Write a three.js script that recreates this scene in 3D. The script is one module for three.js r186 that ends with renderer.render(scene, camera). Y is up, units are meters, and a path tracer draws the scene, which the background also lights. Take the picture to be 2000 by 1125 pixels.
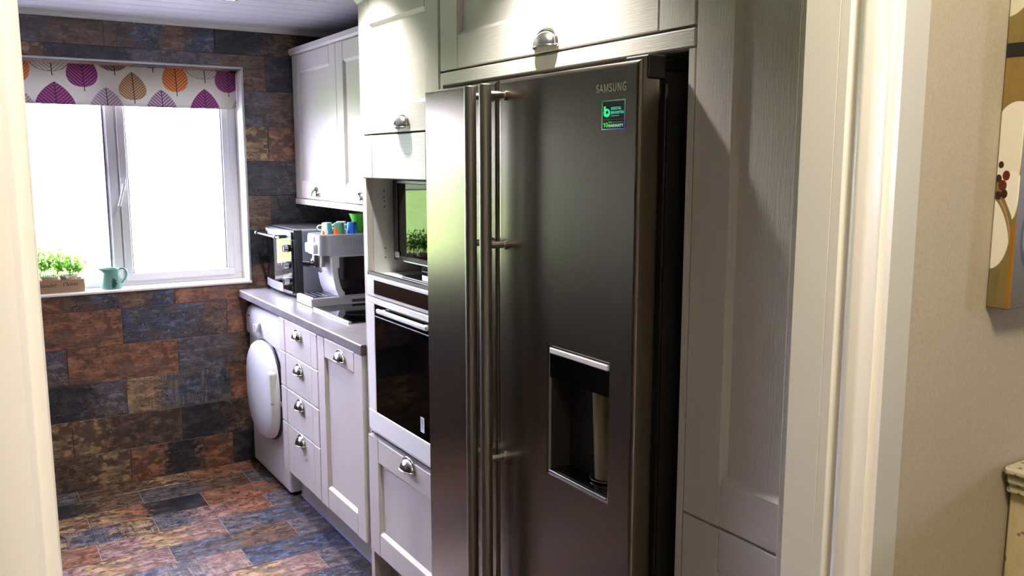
import * as THREE from 'three';
import { mergeGeometries } from 'three/addons/utils/BufferGeometryUtils.js';
import { FontLoader } from 'three/addons/loaders/FontLoader.js';
import { TextGeometry } from 'three/addons/geometries/TextGeometry.js';
import { RoundedBoxGeometry } from 'three/addons/geometries/RoundedBoxGeometry.js';

// ---------------------------------------------------------------- camera, sky, exposure
const scene = new THREE.Scene();
const camera = new THREE.PerspectiveCamera(36.65, 2000 / 1125, 0.05, 200);
camera.position.set(-1.2, 1.58, 0);
camera.rotation.order = 'YXZ';
camera.rotation.set(-0.144264, -0.562464, 0);
scene.add(camera);
const renderer = new THREE.WebGLRenderer({ antialias: true });
renderer.toneMapping = THREE.LinearToneMapping;
renderer.toneMappingExposure = 1.0;
renderer.shadowMap.enabled = true;
scene.background = new THREE.Color().setRGB(33, 32.6, 46);         // plain overcast sky
const DOWNLIGHT = 6.6, ADDED_HALL_LAMP = 3.4;  // second value: strength of the unseen lamp added in the hall

const font = await new FontLoader().loadAsync('fonts/droid/droid_sans_bold.typeface.json');

// ---------------------------------------------------------------- helpers
let seedState = 7;
const rnd = () => { seedState = (seedState * 1664525 + 1013904223) >>> 0; return seedState / 4294967296; };
const rr = (a, b) => a + (b - a) * rnd();
const ROOT = new Map();
const used = new Map();
function numbered(n) { const k = used.get(n) || 0; used.set(n, k + 1); return k ? n + '_' + String(k).padStart(3, '0') : n; }
function thing(name, label, category, base = [0, 0, 0], group) {
  const g = new THREE.Group(); g.name = numbered(name); g.position.set(...base); ROOT.set(g, base);
  g.userData = { label, category }; if (group) g.userData.group = group;
  scene.add(g); return g;
}
// geometry is given in room coordinates; a direct child of a thing is shifted back by the thing's base
function shift(o, parent) { const b = ROOT.get(parent); if (b) o.position.sub(new THREE.Vector3(...b)); }
function part(parent, name, geo, mat, label) {
  const m = new THREE.Mesh(geo, mat); m.name = name; m.castShadow = m.receiveShadow = true;
  shift(m, parent); if (label) m.userData.label = label; parent.add(m); return m;
}
function partAt(parent, name, geo, mat, pos, label) { const m = part(parent, name, geo, mat, label); m.position.add(new THREE.Vector3(...pos)); return m; }
function sub(parent, name) { const g = new THREE.Group(); g.name = name; shift(g, parent); parent.add(g); return g; }
function struct(name, geo, mat, label) {
  const m = new THREE.Mesh(geo, mat); m.name = name; m.castShadow = m.receiveShadow = true;
  m.userData = { kind: 'structure', label }; scene.add(m); return m;
}
function tidy(g) { const o = g.index ? g.toNonIndexed() : g; for (const k of Object.keys(o.attributes)) if (!['position', 'normal', 'uv'].includes(k)) o.deleteAttribute(k); return o; }
const merge = (list) => mergeGeometries(list.map(tidy));
const T = (g, x, y, z) => g.translate(x, y, z);

// bevelled box, uv in metres measured from the box's low corner (swap turns the grain)
function bx(x0, x1, y0, y1, z0, z1, b = 0.0015, swap = false, off = [0, 0, 0]) {
  const lo = [x0, y0, z0], hi = [x1, y1, z1];
  b = Math.min(b, (x1 - x0) * 0.49, (y1 - y0) * 0.49, (z1 - z0) * 0.49);
  const pos = [], nor = [], uvs = [];
  const tri = (a, c, d, n) => {
    const u = [c[0] - a[0], c[1] - a[1], c[2] - a[2]], v = [d[0] - a[0], d[1] - a[1], d[2] - a[2]];
    const cr = [u[1] * v[2] - u[2] * v[1], u[2] * v[0] - u[0] * v[2], u[0] * v[1] - u[1] * v[0]];
    const pts = cr[0] * n[0] + cr[1] * n[1] + cr[2] * n[2] < 0 ? [a, d, c] : [a, c, d];
    const ax = Math.abs(n[0]) > 0.7 ? 0 : Math.abs(n[1]) > 0.7 ? 1 : Math.abs(n[2]) > 0.7 ? 2 : Math.abs(n[0]) > 0.1 ? 0 : 2;
    for (const p of pts) {
      pos.push(...p); nor.push(...n);
      const l = [p[0] - x0 + off[0], p[1] - y0 + off[1], p[2] - z0 + off[2]];
      let w = ax === 0 ? [l[2], l[1]] : ax === 1 ? [l[0], l[2]] : [l[0], l[1]];
      if (swap) w = [w[1], w[0]];
      uvs.push(...w);
    }
  };
  const P = (s, k) => { // corner s (signs) lying on the face of axis k
    const r = []; for (let i = 0; i < 3; i++) { const inset = i === k ? 0 : b; r.push(s[i] > 0 ? hi[i] - inset : lo[i] + inset); } return r;
  };
  const S2 = Math.SQRT1_2, S3 = 1 / Math.sqrt(3);
  for (let k = 0; k < 3; k++) for (const s of [-1, 1]) {
    const i = (k + 1) % 3, j = (k + 2) % 3, n = [0, 0, 0]; n[k] = s;
    const c = [[-1, -1], [1, -1], [1, 1], [-1, 1]].map(([a, d]) => { const q = [0, 0, 0]; q[k] = s; q[i] = a; q[j] = d; return P(q, k); });
    tri(c[0], c[1], c[2], n); tri(c[0], c[2], c[3], n);
  }
  if (b > 1e-5) {
    for (let k = 0; k < 3; k++) for (const a of [-1, 1]) for (const d of [-1, 1]) {
      const i = (k + 1) % 3, j = (k + 2) % 3, n = [0, 0, 0]; n[i] = a * S2; n[j] = d * S2;
      const q0 = [0, 0, 0], q1 = [0, 0, 0]; q0[i] = q1[i] = a; q0[j] = q1[j] = d; q0[k] = -1; q1[k] = 1;
      const e0 = P(q0, i), e1 = P(q1, i), f0 = P(q0, j), f1 = P(q1, j);
      tri(e0, e1, f1, n); tri(e0, f1, f0, n);
    }
    for (const a of [-1, 1]) for (const d of [-1, 1]) for (const e of [-1, 1]) { const q = [a, d, e]; tri(P(q, 0), P(q, 1), P(q, 2), [a * S3, d * S3, e * S3]); }
  }
  const g = new THREE.BufferGeometry();
  g.setAttribute('position', new THREE.Float32BufferAttribute(pos, 3));
  g.setAttribute('normal', new THREE.Float32BufferAttribute(nor, 3));
  g.setAttribute('uv', new THREE.Float32BufferAttribute(uvs, 2));
  return g;
}
// prism: polygon (2-D) swept along an axis; axis y: (x,z), axis z: (x,y), axis x: (z,y); smooth = angle under which edges are rounded
function prism(pts, axis, a, b, smooth = 0) {
  const n = pts.length, pos = [], nor = [], uvs = [];
  const at = (p, t) => (axis === 'y' ? [p[0], t, p[1]] : axis === 'z' ? [p[0], p[1], t] : [t, p[1], p[0]]);
  let area = 0; for (let i = 0; i < n; i++) { const p = pts[i], q = pts[(i + 1) % n]; area += p[0] * q[1] - q[0] * p[1]; }
  const sg = Math.sign(area), en = pts.map((p, i) => { const q = pts[(i + 1) % n], l = Math.hypot(q[0] - p[0], q[1] - p[1]) || 1; return [sg * (q[1] - p[1]) / l, -sg * (q[0] - p[0]) / l]; });
  const push = (verts, ns, us) => {
    const [A, B, C] = verts, u = [B[0] - A[0], B[1] - A[1], B[2] - A[2]], v = [C[0] - A[0], C[1] - A[1], C[2] - A[2]];
    const cr = [u[1] * v[2] - u[2] * v[1], u[2] * v[0] - u[0] * v[2], u[0] * v[1] - u[1] * v[0]];
    const order = cr[0] * ns[0][0] + cr[1] * ns[0][1] + cr[2] * ns[0][2] < 0 ? [0, 2, 1] : [0, 1, 2];
    for (const k of order) { pos.push(...verts[k]); nor.push(...ns[k]); uvs.push(...us[k]); }
  };
  let len = 0;
  for (let i = 0; i < n; i++) {
    const p = pts[i], q = pts[(i + 1) % n], l = Math.hypot(q[0] - p[0], q[1] - p[1]); if (l < 1e-9) continue;
    const soft = (m) => { const d = en[i][0] * en[m][0] + en[i][1] * en[m][1]; if (d < Math.cos(smooth)) return en[i]; const s = [en[i][0] + en[m][0], en[i][1] + en[m][1]], h = Math.hypot(...s); return [s[0] / h, s[1] / h]; };
    const n0 = soft((i + n - 1) % n), n1 = soft((i + 1) % n), N0 = at(n0, 0), N1 = at(n1, 0);
    push([at(p, a), at(q, a), at(q, b)], [N0, N1, N1], [[len, a], [len + l, a], [len + l, b]]);
    push([at(p, a), at(q, b), at(p, b)], [N0, N1, N0], [[len, a], [len + l, b], [len, b]]);
    len += l;
  }
  for (const t of [a, b]) {
    const cap = at([0, 0], t === Math.max(a, b) ? 1 : -1);
    for (const f of THREE.ShapeUtils.triangulateShape(pts.map((p) => new THREE.Vector2(...p)), [])) push(f.map((k) => at(pts[k], t)), [cap, cap, cap], f.map((k) => pts[k]));
  }
  const g = new THREE.BufferGeometry();
  g.setAttribute('position', new THREE.Float32BufferAttribute(pos, 3));
  g.setAttribute('normal', new THREE.Float32BufferAttribute(nor, 3));
  g.setAttribute('uv', new THREE.Float32BufferAttribute(uvs, 2));
  return g;
}
const rbox = (x0, x1, y0, y1, z0, z1, r = 0.006, s = 3) => T(new RoundedBoxGeometry(x1 - x0, y1 - y0, z1 - z0, s, r), (x0 + x1) / 2, (y0 + y1) / 2, (z0 + z1) / 2);
function rod(a, b, r, seg = 16, r2 = r) {
  const A = new THREE.Vector3(...a), B = new THREE.Vector3(...b), d = B.clone().sub(A), g = new THREE.CylinderGeometry(r2, r, d.length(), seg);
  g.applyQuaternion(new THREE.Quaternion().setFromUnitVectors(new THREE.Vector3(0, 1, 0), d.clone().normalize()));
  const m = A.add(B).multiplyScalar(0.5); return g.translate(m.x, m.y, m.z);
}
const tube = (pts, r, n = 24, seg = 10) => new THREE.TubeGeometry(new THREE.CatmullRomCurve3(pts.map((p) => new THREE.Vector3(...p))), n, r, seg);
const lathe = (pts, seg = 32, start = Math.PI) => new THREE.LatheGeometry(pts.map((p) => new THREE.Vector2(...p)), seg, start, Math.PI * 2);

// ---------------------------------------------------------------- noise and textures
const hash = (x, y, s) => { let h = Math.imul(x, 374761393) ^ Math.imul(y, 668265263) ^ Math.imul(s, 2147483647 ^ 0x5bd1e995); h = Math.imul(h ^ (h >>> 13), 1274126177); return ((h ^ (h >>> 16)) >>> 0) / 4294967296; };
function vnoise(x, y, s, px = 0) {
  const xi = Math.floor(x), yi = Math.floor(y), fx = x - xi, fy = y - yi, u = fx * fx * (3 - 2 * fx), v = fy * fy * (3 - 2 * fy);
  const w = (i) => (px ? ((i % px) + px) % px : i);
  const a = hash(w(xi), yi, s), b = hash(w(xi + 1), yi, s), c = hash(w(xi), yi + 1, s), d = hash(w(xi + 1), yi + 1, s);
  return a + (b - a) * u + (c - a) * v + (a - b - c + d) * u * v;
}
function fbm(x, y, s, o = 4) { let r = 0, a = 0.5, t = 0; for (let i = 0; i < o; i++) { r += a * vnoise(x, y, s + i * 17); t += a; a *= 0.5; x *= 2.03; y *= 2.03; } return r / t; }
const sm = (a, b, x) => { const t = Math.min(1, Math.max(0, (x - a) / (b - a))); return t * t * (3 - 2 * t); };
const mix3 = (a, b, t) => [a[0] + (b[0] - a[0]) * t, a[1] + (b[1] - a[1]) * t, a[2] + (b[2] - a[2]) * t];
function dataTex(w, h, f, srgb = true, repeat) {
  const d = new Uint8Array(w * h * 4);
  for (let y = 0; y < h; y++) for (let x = 0; x < w; x++) { const c = f(x, y), o = (y * w + x) * 4; d[o] = Math.max(0, Math.min(255, c[0])); d[o + 1] = Math.max(0, Math.min(255, c[1])); d[o + 2] = Math.max(0, Math.min(255, c[2])); d[o + 3] = 255; }
  const t = new THREE.DataTexture(d, w, h, THREE.RGBAFormat); t.magFilter = THREE.LinearFilter; t.minFilter = THREE.LinearMipmapLinearFilter; t.generateMipmaps = true;
  t.wrapS = t.wrapT = THREE.RepeatWrapping; if (srgb) t.colorSpace = THREE.SRGBColorSpace; if (repeat) t.repeat.set(...repeat); t.needsUpdate = true; return t;
}
function canvasTex(w, h, draw) { const c = document.createElement('canvas'); c.width = w; c.height = h; draw(c.getContext('2d'), w, h); const t = new THREE.CanvasTexture(c); t.colorSpace = THREE.SRGBColorSpace; t.magFilter = THREE.LinearFilter; return t; }
const std = (color, roughness = 0.5, metalness = 0, more = {}) => new THREE.MeshPhysicalMaterial({ color: new THREE.Color(color), roughness, metalness, ...more });

// ---------------------------------------------------------------- materials
const grain = (c, amp) => dataTex(512, 512, (x, y) => { const n = fbm(x / 3.2, y / 90, 5, 3) * 0.7 + vnoise(x / 1.5, y / 24, 9) * 0.3; const k = 1 + (n - 0.5) * amp; return [c[0] * k, c[1] * k, c[2] * k]; }, true, [4, 4]);
const grainBump = dataTex(512, 512, (x, y) => { const n = fbm(x / 3.2, y / 90, 5, 3) * 0.7 + vnoise(x / 1.5, y / 24, 9) * 0.3; return [n * 255, n * 255, n * 255]; }, false, [4, 4]);
const M = {};
M.paint = new THREE.MeshPhysicalMaterial({ map: grain([204, 198, 193], 0.07), bumpMap: grainBump, bumpScale: 0.0005, roughness: 0.48 });
M.carcass = std('#c9c6c2', 0.55);
M.nicheWhite = std('#d6d6d4', 0.5);
M.plinth = new THREE.MeshPhysicalMaterial({ map: grain([170, 164, 162], 0.06), roughness: 0.5 });
M.seal = std('#8f93b8', 0.4);
M.nickel = std('#c9c6c2', 0.2, 1);
M.chrome = std('#e2e2e4', 0.08, 1);
M.inox = std('#80776a', 0.25, 1);
M.inoxHandle = std('#918b80', 0.36, 1);
M.brushed = std('#b5b6bd', 0.32, 1);
M.silver = std('#c4c6cb', 0.34, 0.75);
M.whitePlastic = std('#e8e9ee', 0.3);
M.enamel = std('#fbfbfb', 0.22);
M.black = std('#08080a', 0.45);
M.blackGloss = std('#050506', 0.06);
M.blackMatte = std('#0b0b0c', 0.8);
M.ovenGlass = std('#030304', 0.05, 0, { specularIntensity: 0.55 });
M.upvc = std('#e9e9ef', 0.28);
M.gasket = std('#5b5b60', 0.6);
M.wallWhite = std('#efece8', 0.8);
M.gloss = std('#faf6ec', 0.34);
M.glass = new THREE.MeshPhysicalMaterial({ color: 0xffffff, roughness: 0, transmission: 1, thickness: 0, ior: 1.5 });
M.screen = new THREE.MeshPhysicalMaterial({ color: 0x040405, roughness: 0.02, specularIntensity: 0.3 });
M.mirrorGlass = new THREE.MeshPhysicalMaterial({ color: 0x06070a, roughness: 0.03, ior: 1.9 });
const hallNoise = dataTex(512, 512, (x, y) => { const n = fbm(x / 3, y / 3, 31, 3), k = 0.95 + n * 0.1; return [176 * k, 165 * k, 142 * k]; }, true, [2.5, 2.5]);
M.hallWall = new THREE.MeshPhysicalMaterial({ map: hallNoise, roughness: 0.9 });
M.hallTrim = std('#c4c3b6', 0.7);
M.hallCeiling = std('#e8e4da', 0.9);
M.grout = std('#3f3a38', 0.9);
M.floorGrout = std('#82776f', 0.9);
const worktopTex = dataTex(512, 512, (x, y) => { const n = fbm(x / 40, y / 40, 61, 5), m = fbm(x / 6, y / 6, 71, 3), k = 0.82 + n * 0.26 + (m - 0.5) * 0.16; return [134 * k, 130 * k, 132 * k]; }, true, [2, 2]);
M.worktop = new THREE.MeshPhysicalMaterial({ map: worktopTex, roughness: 0.3 });
M.worktopEnd = std('#3b2c22', 0.7);

// reclaimed-wood effect tiles: patches of worn paint and bare timber printed on each tile
const KIND = {
  orange: { c: [134, 91, 69], d: [90, 60, 48], l: [158, 116, 88] },
  brown: { c: [98, 76, 62], d: [54, 43, 39], l: [128, 104, 84] },
  navy: { c: [61, 69, 90], d: [42, 42, 50], l: [100, 110, 132] },
  slate: { c: [90, 88, 98], d: [58, 55, 60], l: [126, 121, 128] },
  tan: { c: [150, 120, 88], d: [76, 58, 46], l: [178, 150, 114] },
  black: { c: [40, 43, 51], d: [24, 25, 29], l: [62, 68, 80] },
  rose: { c: [138, 108, 104], d: [94, 70, 68], l: [166, 136, 126] },
};
function tileTex(seed, kinds, { streak = 0, speckle = 0, blot = 0.3 } = {}) {
  const W = 360, H = 128;
  return dataTex(W, H, (x, y) => {
    const n = kinds.length, p = (x / W) * n - 0.5, i = Math.max(-1, Math.min(n - 1, Math.floor(p)));
    const g = fbm(x / 46, y / 3.2, seed + 11, 4), b = fbm(x / 24, y / 18, seed + 29, 5), v = fbm(x / 2.6, y / 60, seed + 41, 3), f = hash(x, y, seed);
    const w = sm(0.32, 0.68, p - i + (fbm(x / 10, y / 8, seed + 3, 4) - 0.5) * 1.1), A = KIND[kinds[Math.max(0, i)]], B = KIND[kinds[Math.min(n - 1, i + 1)]];
    const K = { c: mix3(A.c, B.c, w), d: mix3(A.d, B.d, w), l: mix3(A.l, B.l, w) };
    const m = fbm(x / 34, y / 15, seed + 13, 3) * 0.42 + fbm(x / 9, y / 5, seed + 31, 3) * 0.3 + g * 0.28;
    let c = m < 0.5 ? mix3(K.d, K.c, sm(0.3, 0.5, m)) : mix3(K.c, K.l, sm(0.5, 0.68, m));
    c = mix3(c, K.d, sm(0.66 - blot * 0.25, 0.76 - blot * 0.22, b) * 0.8);
    c = mix3(c, [52, 46, 42], sm(0.6, 0.72, fbm(x / 16, y / 10, seed + 61, 4)) * 0.5);
    c = mix3(c, [88, 74, 68], sm(0.5, 0.75, fbm(x / 40, y / 26, seed + 91, 3)) * 0.55);
    if (streak) { const s = sm(0.48, 0.66, v * 0.75 + b * 0.25 + (b - 0.5) * 0.5); c = mix3(c, streak > 1 ? [40, 44, 58] : [164, 146, 118], s * 0.5); }
    if (speckle) { const s = fbm(x / 3, y / 3.4, seed + 57, 2); c = mix3(c, [178, 178, 176], sm(0.71, 0.8, s) * sm(0.4, 0.6, b) * speckle); c = mix3(c, [84, 58, 44], sm(0.66, 0.74, fbm(x / 9, y / 11, seed + 77, 3)) * 0.8); }
    const k = 0.94 + f * 0.12; return [c[0] * k, c[1] * k, c[2] * k];
  }, true, [1 / 0.5, 1 / 0.18]);
}
const tileMat = (t, rough) => new THREE.MeshPhysicalMaterial({ map: t, roughness: rough });
const TT = {
  orange1: tileTex(101, ['orange']), orange2: tileTex(131, ['orange', 'orange', 'brown'], { blot: 0.4 }), orangeDark: tileTex(151, ['orange', 'black', 'orange'], { blot: 0.6 }),
  navy: tileTex(171, ['navy', 'navy', 'navy', 'brown'], { speckle: 0.8 }), navyBrown: tileTex(191, ['brown', 'navy', 'brown', 'navy'], { speckle: 0.6 }), navyPlain: tileTex(211, ['navy'], { blot: 0.2 }),
  slate: tileTex(231, ['slate', 'brown']), slateOrange: tileTex(251, ['slate', 'rose', 'orange'], { speckle: 0.4 }), slateBlue: tileTex(271, ['slate', 'navy', 'slate'], { speckle: 0.25 }),
  black: tileTex(291, ['black', 'black', 'slate'], { speckle: 0.3 }), blackBrown: tileTex(311, ['black', 'brown'], { blot: 0.5 }), brown: tileTex(331, ['brown', 'brown', 'tan'], { blot: 0.6 }), tanBlot: tileTex(351, ['tan', 'brown', 'brown'], { blot: 0.8 }),
  tanNavy: tileTex(371, ['tan', 'orange', 'navyx', 'navyx'].map((k) => (k === 'navyx' ? 'black' : k))), streakTan: tileTex(391, ['tan', 'navy', 'navy'], { streak: 1 }), streakDark: tileTex(411, ['tan', 'slate', 'tan'], { streak: 2 }),
  rose: tileTex(431, ['rose', 'tan', 'rose'], { blot: 0.25 }), blueRose: tileTex(451, ['navy', 'slate', 'rose'], { streak: 1 }),
};
const wallTile = {}, floorTile = {};
for (const k of Object.keys(TT)) { wallTile[k] = tileMat(TT[k], 0.42); floorTile[k] = tileMat(TT[k], 0.26); }
const TK = Object.keys(TT);

// ---------------------------------------------------------------- the room shell
const ZW = -4.53, XL = -2.1, XR = 0.62, ZD = -0.72, ZH = -0.64, CEIL = 2.25;
const OX0 = -1.62, OX1 = 0.045, OY0 = 0.956, OY1 = 2.045;          // window opening
const tone = (m) => m;
{ // window wall with its opening, tiles as pieces
  const zb = ZW - 0.3, zf = ZW - 0.002;
  const wall = struct('wall_back', merge([bx(XL - 0.2, OX0, -0.05, 2.6, zb, zf, 0), bx(OX1, XR + 0.2, -0.05, 2.6, zb, zf, 0), bx(OX0, OX1, -0.05, OY0, zb, zf, 0), bx(OX0, OX1, OY1, 2.6, zb, zf, 0)]), M.grout, 'window wall clad in reclaimed-wood effect tiles');
  const P = 0.1765, y0 = 0.17 - P;
  const fixed = { '0_-3': 'brown', '0_-2': 'orangeDark', '0_-1': 'blackBrown', '1_-2': 'tanBlot', '1_-1': 'blackBrown', '2_-3': 'black', '2_-2': 'streakTan', '2_-1': 'orange2', '3_-3': 'black', '3_-2': 'orange1', '3_-1': 'slate', '4_-3': 'orange1', '4_-2': 'navy', '4_-1': 'orange2', '5_-2': 'navyBrown', '5_-1': 'orange2',
    '11_-2': 'black', '11_-1': 'slate', '11_0': 'blackBrown', '12_-3': 'slate', '12_-2': 'navyBrown', '12_-1': 'blackBrown', '10_-1': 'slate', '10_0': 'black', '9_0': 'orangeDark', '8_0': 'brown', '7_0': 'black', '6_0': 'slate', '9_-1': 'brown', '8_-1': 'black', '7_-1': 'slate', '6_-1': 'black' };
  const pool = ['brown', 'black', 'slate', 'blackBrown', 'navyBrown', 'orangeDark', 'tanBlot'];
  for (let r = 0; r < 13; r++) {
    const ya = Math.max(0, y0 + r * P + 0.001), yb = Math.min(CEIL, y0 + (r + 1) * P - 0.001), ph = r % 2 ? -0.335 : -0.085;
    for (let c = -5; c <= 1; c++) {
      const xa = Math.max(XL, ph + (c + 1) * 0.5 + 0.001), xb = Math.min(XR, ph + (c + 2) * 0.5 - 0.001); if (xb - xa < 0.01) continue;
      const kind = fixed[r + '_' + c] || pool[Math.floor(hash(r, c, 3) * pool.length)];
      let rects = [[xa, xb, ya, yb]];
      if (xb > OX0 && xa < OX1 && yb > OY0 && ya < OY1) rects = [[xa, Math.min(xb, OX0), ya, yb], [Math.max(xa, OX1), xb, ya, yb], [Math.max(xa, OX0), Math.min(xb, OX1), ya, Math.min(yb, OY0)], [Math.max(xa, OX0), Math.min(xb, OX1), Math.max(ya, OY1), yb]];
      for (const [a, b, d, e] of rects) if (b - a > 0.004 && e - d > 0.004) part(wall, 'tile', bx(a, b, d, e, ZW - 0.009, ZW, 0.0008, false, [a - xa, d - ya, 0]), wallTile[kind]);
    }
  }
  // tiles lining the head of the window recess
  let x = OX0 + 0.01; const heads = ['orange1', 'slate', 'orange2', 'slate', 'rose', 'orange1', 'slate', 'orange2']; let i = 0;
  while (x < OX1 - 0.02) { const w = Math.min([0.22, 0.15, 0.19, 0.13, 0.24][i % 5], OX1 - 0.004 - x); part(wall, 'tile', bx(x, x + w - 0.002, OY1 - 0.008, OY1, ZW - 0.14, ZW - 0.002, 0.0006), wallTile[heads[i % 8]]); x += w; i++; }
}
{ // right wall behind the worktop
  const w = struct('wall_right', bx(XR + 0.008, XR + 0.2, -0.05, 2.6, ZW - 0.2, ZH, 0), M.grout, 'wall behind the fitted units');
  for (let r = 0; r < 3; r++) for (let c = 0; c < 4; c++) {
    const za = Math.max(ZW + 0.002, ZW + c * 0.5 - (r % 2) * 0.25), zb = Math.min(-2.9, ZW + (c + 1) * 0.5 - (r % 2) * 0.25 - 0.002);
    part(w, 'tile', bx(XR, XR + 0.012, 0.93 + r * P_ROW(), 0.93 + (r + 1) * P_ROW() - 0.002, za, zb, 0.0008), wallTile[['black', 'blackBrown', 'slate', 'brown'][(r + c) % 4]]);
  }
}
function P_ROW() { return 0.1765; }
struct('wall_left', bx(XL - 0.2, XL, -0.05, 2.6, ZW - 0.2, ZD, 0), std('#2b2725', 0.5), 'opposite kitchen wall');
{ // floor tiles in brick bond
  const f = struct('floor', bx(XL - 0.2, XR + 0.2, -0.1, -0.002, ZW - 0.2, ZH, 0), M.floorGrout, 'kitchen floor of reclaimed-wood effect plank tiles');
  const lines = [ZW, -4.375]; for (let z = -4.375 + 0.181; z < ZH; z += 0.181) lines.push(z); lines.push(ZH);
  const fixed = { '0_-3': 'black', '0_-2': 'brown', '0_-1': 'orange2', '1_-3': 'blackBrown', '1_-2': 'slate', '1_-1': 'slate', '2_-3': 'brown', '2_-2': 'tanNavy', '2_-1': 'orange2', '3_-3': 'streakDark', '3_-2': 'slateOrange', '3_-1': 'slateBlue', '4_-2': 'rose', '4_-1': 'slateBlue', '5_-3': 'rose', '5_-2': 'slate', '5_-1': 'slateBlue', '6_-2': 'blueRose', '6_-1': 'navyPlain', '7_-2': 'rose', '7_-1': 'slateBlue', '7_-3': 'tanBlot', '8_-2': 'slateOrange', '8_-1': 'navy' };
  for (let r = 0; r < lines.length - 1; r++) for (let c = -5; c <= 0; c++) {
    const ph = r % 2 ? -0.085 : -0.335, xo = ph + (c + 1) * 0.5, xa = Math.max(XL, xo + 0.0015), xb = Math.min(0.14, xo + 0.4985), za = lines[r] + 0.0015, zb = lines[r + 1] - 0.0015;
    if (xb - xa < 0.02 || zb - za < 0.02) continue;
    part(f, 'tile', bx(xa, xb, -0.008, 0, za, zb, 0.0007, false, [xa - xo, 0, 0]), floorTile[fixed[r + '_' + c] || TK[Math.floor(hash(r, c, 8) * TK.length)]]);
  }
}
{ // ceiling of narrow plastic boards
  const c = struct('ceiling', bx(XL - 0.2, XR + 0.2, CEIL + 0.008, CEIL + 0.2, ZW - 0.2, ZH, 0), std('#d9d9e0', 0.6), 'kitchen ceiling of narrow white boards');
  const bm = std('#d9d9e0', 0.32);
  for (let z = ZW; z < ZD - 0.02; z += 0.125) part(c, 'ceiling_board', bx(XL, XR, CEIL, CEIL + 0.01, z + 0.002, Math.min(z + 0.123, ZD), 0.003), bm);
  const t = struct('trim_1', prism([[ZW, CEIL], [ZW + 0.03, CEIL], [ZW + 0.026, CEIL - 0.012], [ZW + 0.012, CEIL - 0.022], [ZW, CEIL - 0.022]], 'x', XL, XR, 0.6), M.whitePlastic, 'slim ceiling trim above the window wall');
}
// ---------------------------------------------------------------- doorway between hall and kitchen
const DX0 = -1.158, DX1 = -0.333;
struct('wall_front', merge([bx(XL - 0.4, DX0 - 0.02, -0.05, 2.6, ZD, ZH, 0), bx(DX1 + 0.02, 2.4, -0.05, 2.6, ZD, ZH, 0), bx(DX0 - 0.03, DX1 + 0.03, 2.06, 2.6, ZD, ZH, 0)]), M.hallWall, 'beige hall wall around the doorway');
{
  // lining, stop and moulded architrave in plan (x,z); the same profile mirrored on the other side
  const prof = [[-0.262, -0.7185], [-0.333, -0.7185], [-0.333, -0.6708], [-0.3318, -0.6704], [-0.3318, -0.6698], [-0.333, -0.6694], [-0.333, -0.6572], [-0.329, -0.6566], [-0.3262, -0.652], [-0.3265, -0.648], [-0.3305, -0.645], [-0.3345, -0.641], [-0.3365, -0.636], [-0.3368, -0.6315], [-0.3345, -0.628], [-0.3345, -0.6245], [-0.332, -0.6215], [-0.322, -0.6203], [-0.313, -0.6206], [-0.306, -0.622], [-0.302, -0.6256], [-0.2995, -0.6256], [-0.2975, -0.6185], [-0.2875, -0.6185], [-0.2865, -0.62], [-0.2865, -0.641], [-0.262, -0.641]];
  struct('trim_2', prism(prof, 'y', 0, 2.09, 0.75), M.gloss, 'cream gloss moulded door frame beside the tall cupboard');
  struct('trim_3', bx(-0.288, -0.2165, 0, 2.2, -0.642, -0.6335, 0.0015), M.hallTrim, 'flat grey strip beside the door architrave');  // flat strip, greyer than the architrave next to it
  const L = [[-1.26, -0.7185], [-1.175, -0.7185], [-1.175, -0.66], [-1.163, -0.655], [-1.1615, -0.632], [-1.163, -0.629], [-1.1705, -0.628], [-1.172, -0.62], [-1.176, -0.613], [-1.19, -0.6095], [-1.215, -0.6095], [-1.222, -0.614], [-1.232, -0.6145], [-1.25, -0.609], [-1.26, -0.612], [-1.26, -0.641]];
  struct('trim_4', prism(L, 'y', 0, 2.09, 0.75), M.gloss, 'cream gloss moulded door frame on the window side of the doorway');
  struct('trim_5', bx(-1.26, -0.262, 2.035, 2.1, -0.7185, -0.615, 0.003), M.gloss, 'cream gloss door head');
}
struct('trim_6', bx(-0.3, -0.235, 0, 2.07, -0.756, -0.7185, 0.002), M.paint, 'pale grey strip added for the shaded band on the kitchen side of the door frame');  // added strip standing in for a band of shade behind the lining
struct('floor_hall', bx(-2.6, 2.4, -0.1, 0, ZH, 2.4, 0), std('#7b6a55', 0.6), 'hall floor');
struct('ceiling_hall', bx(-2.6, 2.4, 2.4, 2.6, ZH, 2.4, 0), M.hallCeiling, 'hall ceiling');
struct('wall_hall_left', bx(-2.8, -2.5, -0.05, 2.6, ZD, 2.4, 0), M.hallWall, 'side wall of the hall');
struct('wall_hall_rear', bx(-2.8, 2.4, -0.05, 2.6, 2.2, 2.4, 0), M.hallWall, 'rear wall of the hall');
struct('wall_hall_right', merge([bx(2.2, 2.4, -0.05, 2.6, ZH, 0.7, 0), bx(2.2, 2.4, -0.05, 2.6, 1.2, 2.4, 0), bx(2.2, 2.4, -0.05, 1.4, 0.7, 1.2, 0), bx(2.2, 2.4, 1.95, 2.6, 0.7, 1.2, 0)]), M.hallWall, 'side wall of the hall with an added window');
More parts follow.
